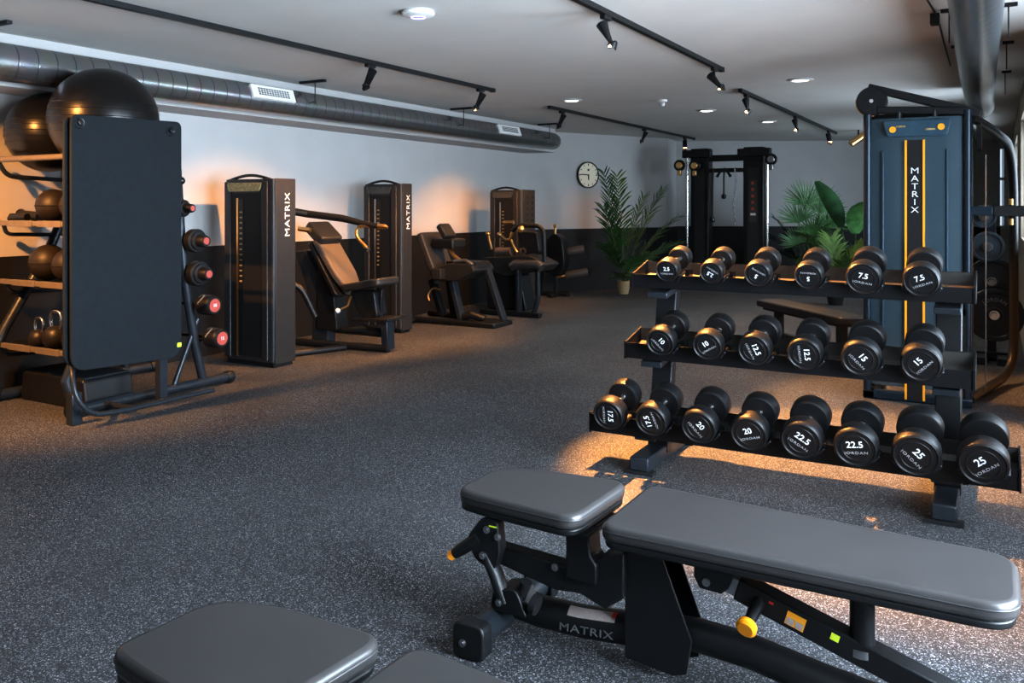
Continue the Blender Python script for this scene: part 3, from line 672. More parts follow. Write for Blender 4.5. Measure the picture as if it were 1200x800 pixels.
# mats hung on the end
def exercise_mat(x, y0, y1, z0, z1, label):
    t = thing('exercise_mat', label, 'exercise mat', (x, (y0+y1)/2, z0), group='mats hung on the storage rack')
    w = (y1-y0)/2
    mb = MB(); mb.prism(rounded([(-w, .03), (w, 0), (w, z1-z0), (-w, z1-z0-.02)], [.10, .10, .05, .05], 8), 'x', -.010, .010); mb.build('mat_body', M['mat_foam'], t, bevel=.004)
    for y in (-w+.05, w-.09):
        mb = MB(); mb.lathe([(.024, .0105), (.034, .0125), (.036, .0105)], (0, y, z1-z0-.07), 'x', 24); mb.build('eyelet', M['black_gloss'], t)
        if x > -4.82:
            mb = MB(); mb.lathe([(0, .030), (.016, .028), (.020, .020), (.012, .0105), (0, .0105)], (0, y+.004, z1-z0-.066), 'x', 20); mb.build('peg_knob', M['black_gloss'], t)
    return t
em = exercise_mat(-4.80, 3.111, 3.90, .33, 1.915, 'large black rounded exercise mat hung at the front of the storage rack end')
mb = MB(); mb.box((.0112, .375, .085), (.001, .032, .028)); tag(mb.build('tag', M['lime'], em, smooth=False), 'small yellow tag')
exercise_mat(-4.845, 3.095, 3.87, .35, 1.90, 'black exercise mat hanging behind the front mat, only its edge showing')
# balls
for nm, lab, c, r_ in (('stability_ball', 'big black stability ball on top of the storage rack, behind the mat top', (-5.22, 3.625, 1.925), .345), ('stability_ball', 'smaller black stability ball with white print on the rack top at the left edge', (-5.85, 3.63, 1.867), .278)):
    t = thing(nm, lab, 'stability ball', (c[0], c[1], c[2]-r_), group='stability balls on the storage rack')
    mb = MB(); mb.sphere((0, 0, r_), r_, 40)
    o = mb.build('ball', M['rubberball'], t)
    mb = MB(); 
    for k in (-2, -1, 0, 1, 2):
        a = k*.14; rr = (r_+.0015)*math.cos(a); mb.tube([((rr)*math.cos(2*PI*j/48), rr*math.sin(2*PI*j/48), r_+(r_+.0008)*math.sin(a)) for j in range(49)], .0022, 5, caps=False)
    mb.build('grip_ribs', M['black_gloss'], t)
    if r_ < .3:
        dirn = V((-.50, -.80, -.14)).normalized(); xd = V((.85, -.53, 0)); yd = V((0, 0, 1))
        for txt, dz, sz in (('55', .035, .085), ('JORDAN', -.045, .035)):
            p = V((0, 0, r_)) + (dirn*(r_+.004)+yd*dz).normalized()*(r_+.003)
            lettering(txt, sz, p, xd, yd, M['grey_ink'], o, 1.0, name='ball_print')
def simple(name, label, cat, loc, build, group=None):
    t = thing(name, label, cat, loc, group=group); build(t); return t
def medball(t, r_=.13):
    mb = MB(); mb.sphere((0, 0, r_), r_, 24); o = mb.build('ball', M['medball'], t)
    mb = MB(); mb.tube([(math.cos(2*PI*j/40)*(r_+.001), math.sin(2*PI*j/40)*(r_+.001), r_) for j in range(41)], .004, 6, caps=False); mb.build('seam', M['dark'], t)
for c, r_, lab in (((-5.68, 3.56, 1.235), .115, 'brown-black medicine ball on the upper shelf of the storage rack, left one'), ((-5.44, 3.58, 1.235), .115, 'brown-black medicine ball on the upper shelf nearest the mat')):
    simple('medicine_ball', lab, 'medicine ball', c, lambda t: medball(t, r_), 'medicine balls on the storage rack')
for c, r_, lab in (((-5.74, 3.56, .831), .125, 'dark medicine ball on the middle shelf of the storage rack, left one'), ((-5.48, 3.55, .831), .115, 'dark medicine ball on the middle shelf beside the mat')):
    simple('medicine_ball', lab, 'medicine ball', c, lambda t: medball(t, r_), 'medicine balls on the storage rack')
def roller(t):
    mb = MB(); mb.tube([(-.16, 0, .055), (-.12, 0, .045), (.08, 0, .036)], [.034, .036, .036], 18); mb.build('grip', M['black'], t)
    mb = MB(); mb.tube([(-.175, 0, .058), (-.16, 0, .055)], [.03, .038], 18); mb.build('end_ring', M['black_gloss'], t)
simple('massage_roller', 'short black massage roller on the upper storage shelf, pointing left', 'roller', (-5.93, 3.57, 1.236), roller)
def pump(t):
    mb = MB(); mb.tube([(0, 0, .02), (.02, 0, .035), (.16, .02, .035)], [.026, .03, .026], 14); mb.build('tube_body', M['black'], t)
simple('resistance_tube', 'black tube lying at the left end of the upper storage shelf', 'exercise tube', (-5.97, 3.432, 1.236), pump)
def rope(t):
    mb = MB(); mb.tube([(-.24, 0, .035), (-.15, .02, .26), (.0, .05, .335), (.14, .04, .32), (.25, 0, .25)], .030, 14, .14, 8); mb.build('rope', M['black'], t)
simple('battle_rope', 'thick black arched rope over the balls on the middle storage shelf', 'rope', (-5.62, 3.73, .795+.036), rope)
def kettlebell(t, s=1.0):
    mb = MB(); mb.lathe([(0, 0), (.055*s, 0), (.085*s, .03*s), (.095*s, .075*s), (.082*s, .125*s), (.05*s, .155*s), (0, .165*s)], n=28); mb.build('bell', M['iron'], t)
    mb = MB(); mb.tube([(-.052*s, 0, .135*s), (-.072*s, 0, .205*s), (-.050*s, 0, .268*s), (.050*s, 0, .268*s), (.072*s, 0, .205*s), (.052*s, 0, .135*s)], .0155*s, 12, .035*s); mb.build('handle', M['chrome'], t)
for x, y, s, lab in ((-5.67, 3.45, .72, 'smallest kettlebell with shiny handle, leftmost on the lowest storage shelf'), (-5.51, 3.47, .92, 'middle kettlebell with shiny handle on the lowest storage shelf'), (-5.31, 3.48, .95, 'kettlebell partly behind the mat on the lowest storage shelf')):
    simple('kettlebell', lab, 'kettlebell', (x, y, .394), lambda t: kettlebell(t, s), 'kettlebells on the lowest storage shelf')
def step(t):
    mb = MB(); mb.prism(rounded([(-.37, 0), (.37, 0), (.34, .20), (-.34, .20)], .03, 4), 'y', -.18, .18); mb.build('platform', M['black'], t, bevel=.01)
    mb = MB(); mb.prism(rounded([(-.33, .197), (.33, .197), (.33, .212), (-.33, .212)], .004, 2), 'y', -.165, .165); mb.build('grip_top', M['mat_foam'], t)
simple('aerobic_step', 'black moulded step platform on the floor beneath the storage rack shelves', 'step platform', (-5.57, 3.66, 0), step)
# barbells on the far side
for i, (y, z, r_, kind, yl) in enumerate(BARS):
    wd = ('top', 'second', 'third', 'fourth', 'lowest')[i]
    t = thing('fixed_barbell', ('black fixed barbell with stepped round end, %s on the storage rack side' if not kind else 'black fixed barbell with pink end label, %s on the storage rack side') % wd, 'barbell', (-5.5, y, z), group='barbells racked beside the mat')
    mb = MB(); mb.cyl((-.49, 0, 0), (.46, 0, 0), .014, 14); mb.build('bar', M['black'], t)
    for s in (-1, 1):
        x0 = .437 if s > 0 else -.28
        if kind: pr_ = [(0, 0), (r_*.8, 0), (r_, .02), (r_, .12), (r_*.93, .14), (r_*.82, .147), (0, .147)]
        else: pr_ = [(0, 0), (r_*.95, 0), (r_, .006), (r_, .05), (r_*.95, .056), (r_*.78, .058), (r_*.76, .075), (r_*.52, .078), (r_*.50, .135), (r_*.44, .145), (0, .146)]
        mb = MB(); mb.lathe([(a, x0+s*b) for a, b in pr_], (0, 0, 0), 'x', 36); h = mb.build('weight_head', M['urethane'], t)
        if s > 0:
            rr = r_*.66 if kind else r_*.30
            mb = MB(); mb.lathe([(0, x0+.1478), (rr, x0+.1478), (rr, x0+.146)], (0, 0, 0), 'x', 28); lb = mb.build('end_label', M['pink'], h)
            if kind: lettering(('10', '15')[i-3], rr*.7, (x0+.149, 0, 0), (0, 1, 0), (0, 0, 1), M['white_ink'], lb)
            if kind: lettering('JORDAN', rr*.42, (x0+.07, -r_*.80, r_*.62), (.3, .6, .75), (-1, .3, .3), M['grey_ink'], h)

# ------------------------------------------------------------------ selectorised machines with weight-stack towers
def tower(root, D, x0, x1, y, dep, h, text=True, warm=True):
    w = x1-x0; bw = .055
    pts = rounded([(x0+.0, y+dep), (x0, y), (x1, y), (x1, y+dep)], [.02, .05, .03, .02], 5)
    L = D(0, 0, 0)
    P = [(p[0]+L[0], p[1]+L[1]) for p in pts]
    mb = MB(); mb.prism(P, 'z', .04, h); sh = mb.build('tower_shroud', M['tower'], root, bevel=.006)
    mb = MB(); mb.span(D(x0+.02, y+.02, 0), D(x1-.02, y+dep-.02, .042)); mb.build('tower_base', M['black'], sh)
    for xa, xb in ((x0+.012, x0+.085), (x1-.130, x1-.060)):
        mb = MB(); mb.span(D(xa, y-.012, .06), D(xb, y+.004, h-.02)); mb.build('front_rib', M['tower_side'] if xa > x0+.1 else M['tower'], sh, bevel=.008)
    mb = MB(); mb.span(D(x0+.09, y-.003, .08), D(x1-.135, y+.004, h-.12)); pn = mb.build('front_panel', M['dark'], sh)
    mb = MB(); mb.span(D(x0+.155, y-.008, .07), D(x0+.175, y-.002, h-.16)); mb.build('slot_edge', M['brass'] if warm else M['steel_dull'], pn)
    mb = MB(); mb.span(D(x0+.178, y-.006, .10), D(x0+.235, y-.003, h-.17)); ws = mb.build('weight_stack', M['black'], pn)
    mb = MB()
    for k in range(14): mb.box(D(x0+.207, y-.0065, h-.28-k*.045), (.030, .001, .014))
    tag(mb.build('stack_numbers', M['placard'], ws, smooth=False), 'row of small stack weight labels', kind='stuff')
    # placard under the crown
    mb = MB(); q = rounded([D(x0+.06, 0, h-.105)[0::2], D(x1-.15, 0, h-.105)[0::2], D(x1-.12, 0, h-.03)[0::2], D(x0+.05, 0, h-.03)[0::2]], .02, 4)
    mb.prism(q, 'y', D(0, y-.016, 0)[1], D(0, y-.006, 0)[1]); mb.build('placard', M['placard'] if warm else M['placard_dark'], sh, bevel=.003)
    # arched grab rail on the crown
    mb = MB(); n = 12
    mb.tube([D(x0+.02+(w-.06)*k/n, y+.03, h-.012+.045*math.sin(PI*k/n)) for k in range(n+1)], .013, 10); mb.build('crown_rail', M['black_gloss'], sh)
    mb = MB(); mb.span(D(x1-.002, y+.012, .03), D(x1+.010, y+dep-.012, h+.004)); sp = mb.build('side_panel', M['tower_side'], sh, bevel=.006)
    if text: lettering('MATRIX', .078, D(x1+.0105, y+dep*.58, h-.30), (0, 0, 1), (0, -1, 0), M['white_ink'], sp, 1.22, name='brand_lettering', spacing=1.12)
    return sh

# chest press (nearest tower)
cpz = thing('chest_press_machine', 'chest press machine with tall dark tower and brown reclined pad, nearest on the left', 'weight machine', (-5.4, 5.8, 0)); D = rel(cpz)
tower(cpz, D, -5.80, -5.22, 5.165, .26, 1.575)
def slab(pts2, y0, y1, D, name, m, root, bevel=.012, rad=.03):
    mb = MB(); mb.prism(rounded([(D(x, 0, 0)[0], z) for x, z in pts2], rad, 4), 'y', D(0, y0, 0)[1], D(0, y1, 0)[1]); return mb.build(name, m, root, bevel=bevel, seg=3)
def dirpad(a, b, wid, th, D, y, name, m, root, bevel=.02, taper=1.0):
    """upholstered pad along a->b (x,z) with width along y, tapered towards b"""
    a = V((a[0], y, a[1])); b = V((b[0], y, b[1])); d = (b-a); L = d.length; d.normalize(); n = d.cross(V((0, 1, 0)))
    q = rounded([(0, -wid/2), (L*.65, -wid/2*1.0), (L, -wid/2*taper), (L, wid/2*taper), (L*.65, wid/2), (0, wid/2)], .04, 5)
    mb = MB(); A = [mb.bm.verts.new(V(D(*(a+d*p[0]+V((0, p[1], 0))+n*th/2)))) for p in q]; B = [mb.bm.verts.new(V(D(*(a+d*p[0]+V((0, p[1], 0))-n*th/2)))) for p in q]
    mb.bm.faces.new(A); mb.bm.faces.new(B[::-1])
    for i in range(len(q)): mb.bm.faces.new([A[i], B[i], B[(i+1) % len(q)], A[(i+1) % len(q)]])
    return mb.build(name, m, root, bevel=bevel, seg=3, ang=50)
bp_ = dirpad((-5.69, 1.02), (-5.31, .52), .31, .07, D, 6.3, 'back_pad', M['vinyl_brown'], cpz, taper=.62)
dirpad((-5.74, 1.00), (-5.40, .50), .34, .04, D, 6.3, 'pad_shell', M['black'], bp_, bevel=.01)
dirpad((-5.80, 1.165), (-5.60, 1.00), .30, .10, D, 6.3, 'head_rest', M['vinyl_black'], cpz)
dirpad((-5.34, .575), (-4.90, .655), .34, .075, D, 6.3, 'seat_pad', M['vinyl_black'], cpz)
slab([(-5.30, .55), (-5.02, .56), (-4.98, .33), (-5.10, .26), (-5.24, .40)], 6.22, 6.38, D, 'seat_carriage', M['black'], cpz)
mb = MB(); mb.bar(D(-5.0, 6.3, .58), D(-5.02, 6.3, .30), .05, .07, (1, 0, 0)); mb.build('seat_strut', M['black'], cpz, bevel=.005)
mb = MB(); mb.bar(D(-4.91, 6.3, .02), D(-4.925, 6.3, .30), .11, .075, (1, 0, 0)); mb.build('front_leg', M['frame'], cpz, bevel=.006)
mb = MB(); mb.bar(D(-5.22, 6.3, .285), D(-4.80, 6.3, .315), .30, .03); mb.build('foot_plate', M['black'], cpz, bevel=.006)
mb = MB(); mb.tube([D(-5.90, 6.15, .035), D(-5.40, 6.18, .04), D(-4.88, 6.26, .035)], .034, 12); mb.build('base_rail', M['black'], cpz)
mb = MB(); mb.tube([D(-5.56, 5.45, .03), D(-5.40, 5.85, .03), D(-5.30, 6.15, .03)], .032, 12, .12); mb.build('tower_tie', M['black'], cpz)
mb = MB(); mb.tube([D(-5.55, 6.3, .16), D(-4.98, 6.3, .16)], .035, 12); mb.build('seat_rail', M['black'], cpz)
slab([(-6.02, .90), (-5.88, .92), (-5.66, .62), (-5.58, .30), (-5.60, .02), (-5.80, .02), (-5.80, .38), (-5.88, .58)], 6.24, 6.36, D, 'rear_column', M['frame'], cpz)
slab([(-5.70, .85), (-5.52, .62), (-5.46, .16), (-5.72, .16)], 6.22, 6.38, D, 'back_support', M['black'], cpz)
mb = MB(); mb.tube([D(-5.95, 5.75, .78), D(-5.80, 5.9, .64), D(-5.70, 6.0, .58), D(-5.62, 6.1, .30)], .030, 12, .1); mb.build('linkage', M['black'], cpz)
mb = MB(); mb.tube([D(-5.62, 5.42, 1.385), D(-5.60, 5.62, 1.32), D(-5.52, 5.88, 1.275), D(-5.20, 6.0, 1.235), D(-4.98, 6.02, 1.19), D(-4.79, 6.02, 1.165)], [.034, .034, .034, .033, .028, .022], 14); arm = mb.build('press_arm', M['black'], cpz)
mb = MB(); mb.tube([D(-4.80, 6.02, 1.168), D(-4.74, 6.02, 1.163), D(-4.70, 6.02, 1.16)], [.024, .026, .012], 14); mb.build('arm_tip', M['brass'], arm)
mb = MB(); mb.tube([D(-4.86, 6.02, 1.175), D(-5.02, 6.0, 1.165), D(-5.03, 5.98, 1.08), D(-4.875, 5.96, .965)], .016, 12, .06); gh = mb.build('hand_grip', M['brass'], arm)
mb = MB(); mb.cyl(D(-4.885, 5.962, .972), D(-4.862, 5.957, .955), .019, 12); mb.build('grip_cap', M['chrome'], gh)
mb = MB(); mb.cyl(D(-5.83, 6.1, 1.13), D(-5.70, 6.12, 1.115), .024, 14); mb.build('pivot_pin', M['brass'], cpz)
mb = MB(); mb.cyl(D(-5.81, 6.35, 1.0), D(-5.81, 6.45, 1.0), .02, 12); mb.build('pad_bolt', M['chrome'], bp_)
mb = MB(); mb.tube([D(-5.27, 6.2, .50), D(-5.25, 6.13, .42), D(-5.30, 6.10, .39)], .011, 10); lv = mb.build('seat_lever', M['brass'], cpz)
mb = MB(); mb.sphere(D(-5.335, 6.09, .375), .024, 12); mb.build('lever_knob', M['plastic_white'], lv)

# leg press (second tower) with slanted seat frame
lp = thing('leg_press_machine', 'leg machine with slanted posts and padded seat beside the second lettered tower', 'weight machine', (-5.5, 7.8, 0)); D = rel(lp)
tower(lp, D, -5.985, -5.475, 7.245, .19, 1.582, warm=False)
dirpad((-5.86, 1.03), (-5.60, .46), .42, .08, D, 8.28, 'back_pad', M['vinyl_dark'], lp)
dirpad((-5.66, 1.13), (-5.55, .98), .22, .07, D, 8.28, 'head_rest', M['vinyl_black'], lp)
mb = MB(); mb.span(D(-5.72, 8.14, .86), D(-5.42, 8.42, .97)); mb.build('back_frame', M['black'], lp, bevel=.02)
mb = MB(); mb.tube([D(-5.60, 8.25, .95), D(-5.45, 8.2, .78), D(-5.28, 8.15, .70)], .022, 10); mb.build('back_strut', M['brass'], lp)
slab([(-5.66, .62), (-5.40, .70), (-5.10, .70), (-5.05, .62), (-5.30, .50), (-5.60, .50)], 8.02, 8.46, D, 'seat_pad', M['vinyl_black'], lp)
slab([(-5.56, .64), (-5.44, .64), (-5.44, .52), (-5.56, .52)], 7.92, 8.02, D, 'adjuster_box', M['tower_side'], lp, rad=.01)
mb = MB(); mb.bar(D(-5.475, 8.15, .66), D(-5.30, 8.15, .05), .10, .055, (1, 0, .3)); mb.build('front_post', M['frame'], lp, bevel=.005)
mb = MB(); mb.bar(D(-5.105, 8.35, .68), D(-4.855, 8.35, .03), .10, .05, (1, 0, .3)); mb.build('front_post', M['frame'], lp, bevel=.005)
slab([(-5.50, .72), (-5.08, .72), (-5.06, .63), (-5.44, .61)], 8.10, 8.40, D, 'post_bridge', M['black'], lp)
mb = MB(); mb.tube([D(-5.34, 8.05, .72), D(-5.18, 8.04, .735), D(-5.08, 8.04, .69)], .024, 12); mb.build('side_handle', M['steel_dull'], lp)
mb = MB(); mb.span(D(-5.42, 8.02, 0), D(-4.80, 8.44, .055)); mb.build('front_foot', M['black'], lp, bevel=.012)
mb = MB(); mb.tube([D(-5.30, 8.15, .075), D(-5.17, 8.15, .12), D(-5.03, 8.2, .075)], .045, 14); mb.build('roller_base', M['black'], lp)
mb = MB(); mb.tube([D(-6.05, 8.0, .04), D(-5.35, 8.05, .04)], .036, 12); mb.build('base_rail', M['black'], lp)
mb = MB(); mb.tube([D(-6.0, 8.5, .05), D(-5.35, 8.40, .05)], .036, 12); mb.build('base_rail', M['black'], lp)
mb = MB(); mb.bar(D(-6.03, 7.85, .35), D(-5.84, 7.95, .02), .06, .05, (1, 0, 0)); mb.build('rear_post', M['black'], lp, bevel=.005)
mb = MB(); mb.bar(D(-5.82, 8.3, .48), D(-5.66, 8.3, .06), .09, .07, (1, 0, 0)); mb.build('seat_post', M['black'], lp, bevel=.005)
mb = MB(); mb.bar(D(-5.55, 8.3, .5), D(-5.48, 8.3, .06), .10, .10, (1, 0, 0)); mb.build('seat_column', M['black'], lp, bevel=.005)
mb = MB(); mb.cyl(D(-6.06, 7.72, .36), D(-5.80, 7.82, .36), .075, 20); mb.build('foot_roller', M['vinyl_black'], lp)
mb = MB(); mb.cyl(D(-6.0, 7.60, .22), D(-5.97, 7.58, .22), .03, 14); mb.build('pivot_cap', M['chrome'], lp)
mb = MB(); mb.tube([D(-5.50, 8.0, .40), D(-5.60, 8.0, .42), D(-5.66, 7.98, .33), D(-5.62, 7.97, .27)], .010, 8, .05); mb.build('lever', M['brass'], lp)

# leg curl (third tower, against the back corner)
lc = thing('leg_curl_machine', 'leg curl machine with dark tower and brass-tipped handles, third along the left wall', 'weight machine', (-5.3, 9.7, 0)); D = rel(lc)
tower(lc, D, -5.83, -5.345, 9.63, .36, 1.555, text=False, warm=False)
mb = MB()
for k in range(12): mb.box(D(-5.334, 9.76, 1.46-k*.075), (.002, .05, .03)); mb.box(D(-5.334, 9.90, 1.46-k*.075), (.002, .05, .03))
tag(mb.build('side_vents', M['dark'], lc, smooth=False), kind='stuff')
slab([(-5.62, .70), (-4.95, .74), (-4.72, .64), (-4.80, .56), (-5.30, .48), (-5.62, .55)], 9.12, 9.48, D, 'seat_pad', M['vinyl_black'], lc)
slab([(-5.60, .55), (-5.12, .50), (-5.02, .06), (-5.58, .06)], 9.16, 9.44, D, 'seat_body', M['black'], lc)
mb = MB(); mb.cyl(D(-5.48, 9.22, .775), D(-5.26, 9.22, .785), .055, 18); mb.build('knee_pad', M['vinyl_brown'], lc)
mb = MB(); mb.tube([D(-5.16, 9.05, .60), D(-5.10, 9.05, .635), D(-4.80, 9.05, .64), D(-4.75, 9.05, .605)], [.055, .062, .062, .055], 20); mb.build('thigh_pad', M['vinyl'], lc)
mb = MB(); mb.bar(D(-5.08, 9.08, .60), D(-5.08, 9.08, .05), .10, .04, (1, 0, 0)); mb.build('pad_post', M['frame'], lc, bevel=.006)
mb = MB(); mb.tube([D(-4.82, 9.08, .60), D(-4.81, 9.08, .20), D(-4.88, 9.08, .05)], .030, 12, .1); mb.build('pad_post', M['frame'], lc)
mb = MB(); mb.tube([D(-5.24, 9.2, 1.04), D(-5.14, 9.2, 1.11), D(-4.86, 9.2, 1.105), D(-4.80, 9.2, 1.04), D(-4.79, 9.2, .64)], .028, 12, .06); mb.build('arm_frame', M['black'], lc)
slab([(-5.20, 1.04), (-4.92, 1.02), (-4.88, .78), (-5.14, .74)], 9.24, 9.34, D, 'cam_plate', M['black'], lc)
mb = MB(); mb.tube([D(-5.62, 9.25, .985), D(-5.60, 9.25, .90), D(-5.57, 9.25, .80)], .020, 10); hh = mb.build('handle', M['brass'], lc)
mb = MB(); mb.sphere(D(-5.622, 9.25, .995), .032, 12); mb.build('handle_tip', M['brass'], hh)
mb = MB(); mb.tube([D(-5.45, 9.25, .985), D(-5.36, 9.25, .925), D(-5.30, 9.25, .93), D(-5.27, 9.25, 1.02)], .020, 10); hh = mb.build('handle', M['brass'], lc)
mb = MB(); mb.sphere(D(-5.455, 9.25, .99), .032, 12); mb.build('handle_tip', M['brass'], hh)
mb = MB(); mb.sphere(D(-5.07, 9.12, 1.065), .045, 14); mb.build('round_knob', M['brass'], lc)
mb = MB(); mb.cyl(D(-5.36, 9.2, 1.14), D(-5.22, 9.2, 1.145), .025, 12); mb.build('pull_pin', M['brass'], lc)
mb = MB(); mb.tube([D(-5.20, 9.1, .93), D(-5.16, 9.1, .84), D(-5.11, 9.1, .78)], .018, 10); mb.build('start_lever', M['brass'], lc)
mb = MB(); mb.lathe([(.022, -.01), (.045, -.01), (.045, .01), (.022, .01)], D(-5.02, 9.08, .80), 'y', 20); mb.build('selector_ring', M['chrome'], lc)
mb = MB(); mb.span(D(-5.62, 9.04, 0), D(-4.78, 9.12, .06)); mb.build('base_rail', M['black'], lc, bevel=.01)
mb = MB(); mb.span(D(-5.62, 9.05, 0), D(-5.52, 9.62, .06)); mb.build('base_rail', M['black'], lc, bevel=.01)

# machine with two padded rollers near the corner under the clock
rm = thing('roller_leg_machine', 'dark leg machine with two taupe padded rollers, against the wall below the clock', 'weight machine', (-5.78, 11.45, 0)); D = rel(rm)
def loc(dx, dy, z): return (dx, dy, z)
mb = MB(); mb.prism(rounded([(-.16, .36), (.12, .30), (.20, .50), (.16, .86), (.02, .95), (-.14, .80)], .06, 5), 'y', -.10, .10); mb.build('lever_body', M['black'], rm, bevel=.012)
mb = MB(); mb.bar((.0, 0, .34), (.02, 0, .02), .08, .06, (1, 0, 0)); mb.build('post', M['frame'], rm, bevel=.004)
mb = MB(); mb.span((-.34, -.05, 0), (.22, .05, .05)); mb.build('base_rail', M['black'], rm, bevel=.01)
mb = MB(); mb.span((.0, -.28, 0), (.09, .28, .05)); mb.build('front_foot', M['black'], rm, bevel=.01)
for z0, z1, a, b in ((.66, .70, .17, .38), (.30, .36, .14, .44)):
    mb = MB(); mb.tube([(a-.12, 0, z0-.02), (a, .05, z0)], .018, 10); sp_ = mb.build('roller_axle', M['brass'], rm)
    mb = MB(); mb.tube([(a, .05, z0), (a+.02, .06, z0+.003), (b-.02, .20, z1-.002), (b, .21, z1)], [.052, .062, .062, .050], 20); mb.build('roller_pad', M['vinyl_brown'], sp_)
mb = MB(); mb.tube([(.02, -.04, .88), (.02, -.04, 1.04)], .018, 10); hh = mb.build('handle', M['brass'], rm)
mb = MB(); mb.sphere((.02, -.04, 1.05), .032, 12); mb.build('handle_tip', M['brass'], hh)
mb = MB(); mb.tube([(.02, -.06, .86), (.14, -.06, .84)], .014, 8); mb.build('adjust_pin', M['brass'], rm)
mb = MB(); mb.bar((-.28, 0, .03), (-.22, 0, .55), .07, .07, (1, 0, 0)); mb.build('rear_post', M['black'], rm, bevel=.004)

# ------------------------------------------------------------------ cable tower at the right (dark shroud, blue reflection put into its colour)
ct = thing('cable_tower', 'tall cable pulldown tower with blue tinted shroud and orange striped centre panel', 'weight machine', (-.49, 6.6, 0)); D = rel(ct)
for x in (-.803, -.180):
    mb = MB(); mb.tube([D(x, 6.47, .02), D(x, 6.47, 1.99)], .027, 16); mb.build('front_post', M['tint_frame'], ct)
    mb = MB(); mb.span(D(x-.03, 6.60, .02), D(x+.03, 6.70, 1.97)); mb.build('rear_post', M['black'], ct, bevel=.005)
mb = MB()
n = 16
pts = [(x, 6.475-.028*math.sin(PI*k/n)**.7) for k, x in ((k, -.778+.572*k/n) for k in range(n+1))]
mb.prism([D(p[0], p[1], 0)[:2] for p in pts]+[D(-.206, 6.50, 0)[:2], D(-.778, 6.50, 0)[:2]], 'z', .10, 1.955); shd = mb.build('front_shroud', M['tint'], ct, ang=25)
for xa in (-.70, -.30):
    mb = MB(); mb.span(D(xa-.006, 6.446, .14), D(xa+.006, 6.456, 1.73)); mb.build('shroud_rib', M['tint_plate'], shd, bevel=.003)
mb = MB(); mb.span(D(-.557, 6.436, .02), D(-.437, 6.446, 1.80)); cs = mb.build('centre_strip', M['dark'], shd)
for xa in (-.553, -.441):
    mb = MB(); mb.span(D(xa-.007, 6.430, .02), D(xa+.007, 6.437, 1.80)); mb.build('orange_stripe', M['orange'], cs)
for k, ch in enumerate('MATRIX'):
    lettering(ch, .058, D(-.497, 6.4345, 1.588-k*.0535), (1, 0, 0), (0, 0, 1), M['white_ink'], cs, 1.25, name='brand_letter')
    
mb = MB(); q = rounded([D(-.67, 0, 1.825)[0::2], D(-.30, 0, 1.825)[0::2], D(-.27, 0, 1.935)[0::2], D(-.70, 0, 1.935)[0::2]], .02, 4); mb.prism(q, 'y', D(0, 6.425, 0)[1], D(0, 6.445, 0)[1]); pl = mb.build('placard', M['tint_plate'], ct, bevel=.004)
for xa, w_ in ((-.635, .012), (-.335, .012)):
    mb = MB(); mb.lathe([(0, -.003), (.022, -.003), (.022, .003), (0, .003)], D(xa, 6.423, 1.875+(xa > -.5)*.008), 'y', 20); mb.build('round_diagram', M['orange'], pl)
for xa, z in ((-.585, 1.895), (-.40, 1.87)):
    mb = MB(); mb.span(D(xa-.03, 6.422, z-.006), D(xa+.03, 6.425, z+.006)); mb.build('caption', M['placard'], pl, smooth=False)
mb = MB(); mb.span(D(-.83, 6.44, .0), D(-.15, 6.52, .06)); mb.build('base_bar', M['tint_frame'], ct, bevel=.01)
mb = MB(); mb.span(D(-.83, 6.44, .0), D(-.75, 7.4, .06)); mb.build('base_rail', M['black'], ct, bevel=.01)
mb = MB(); mb.span(D(-.83, 6.58, 1.95), D(-.15, 6.72, 2.0)); mb.build('top_plate', M['black'], ct, bevel=.006)
mb = MB(); mb.bar(D(-.10, 6.50, 1.965), D(-.80, 6.50, 2.185), .06, .055); mb.build('top_arm', M['black'], ct, bevel=.006)
mb = MB(); mb.bar(D(-.74, 6.48, 2.02), D(-.18, 6.48, 1.985), .05, .05); mb.build('top_beam', M['black'], ct, bevel=.006)
for xa in (-.6, -.38):
    mb = MB(); mb.cyl(D(xa, 6.47, 1.955), D(xa, 6.47, 2.0), .018, 12); mb.build('spacer', M['black'], ct)
mb = MB(); mb.lathe([(0, -.03), (.095, -.03), (.102, -.022), (.09, -.008), (.09, .008), (.102, .022), (.095, .03), (0, .03)], D(-.775, 6.49, 2.085), 'y', 36); pu = mb.build('pulley_wheel', M['black'], ct)
mb = MB(); mb.cyl(D(-.775, 6.455, 2.085), D(-.775, 6.448, 2.085), .014, 10); mb.build('axle_bolt', M['chrome'], pu)
mb = MB(); mb.tube([V(D(-.775, 6.475, 2.085))+V((.104*math.cos(a), 0, .104*math.sin(a))) for a in [R(170+k*12) for k in range(10)]], .006, 6); mb.build('pulley_guard', M['brass'], pu)
mb = MB(); mb.tube([D(-.69, 6.49, 2.135), D(-.36, 6.49, 2.035)], .004, 6); mb.build('cable', M['steel_dull'], ct)
# side frame that curves down to the floor at the right
mb = MB(); mb.tube([D(-.16, 6.50, 1.945), D(-.05, 6.95, 1.90), D(.075, 7.5, 1.82), D(.10, 7.6, 1.55), D(.105, 7.6, .16), D(.03, 7.42, .05), D(-.17, 6.55, .04)], .032, 16, .16, 8); mb.build('side_frame', M['black'], ct)
mb = MB(); mb.prism(rounded([D(0, 6.60, 1.91)[1:], D(0, 6.95, 1.87)[1:], D(0, 6.85, 1.74)[1:], D(0, 6.68, 1.72)[1:]], .03, 4), 'x', D(-.13, 0, 0)[0], D(-.10, 0, 0)[0]); mb.build('gusset', M['black'], ct)
mb = MB(); mb.span(D(-.17, 6.455, 1.285), D(-.03, 6.51, 1.345)); hb_ = mb.build('cross_beam', M['tint_frame'], ct, bevel=.006)
mb = MB(); mb.span(D(-.03, 6.450, 1.280), D(.15, 6.515, 1.350)); mb.build('beam_sleeve', M['black'], hb_, bevel=.006)
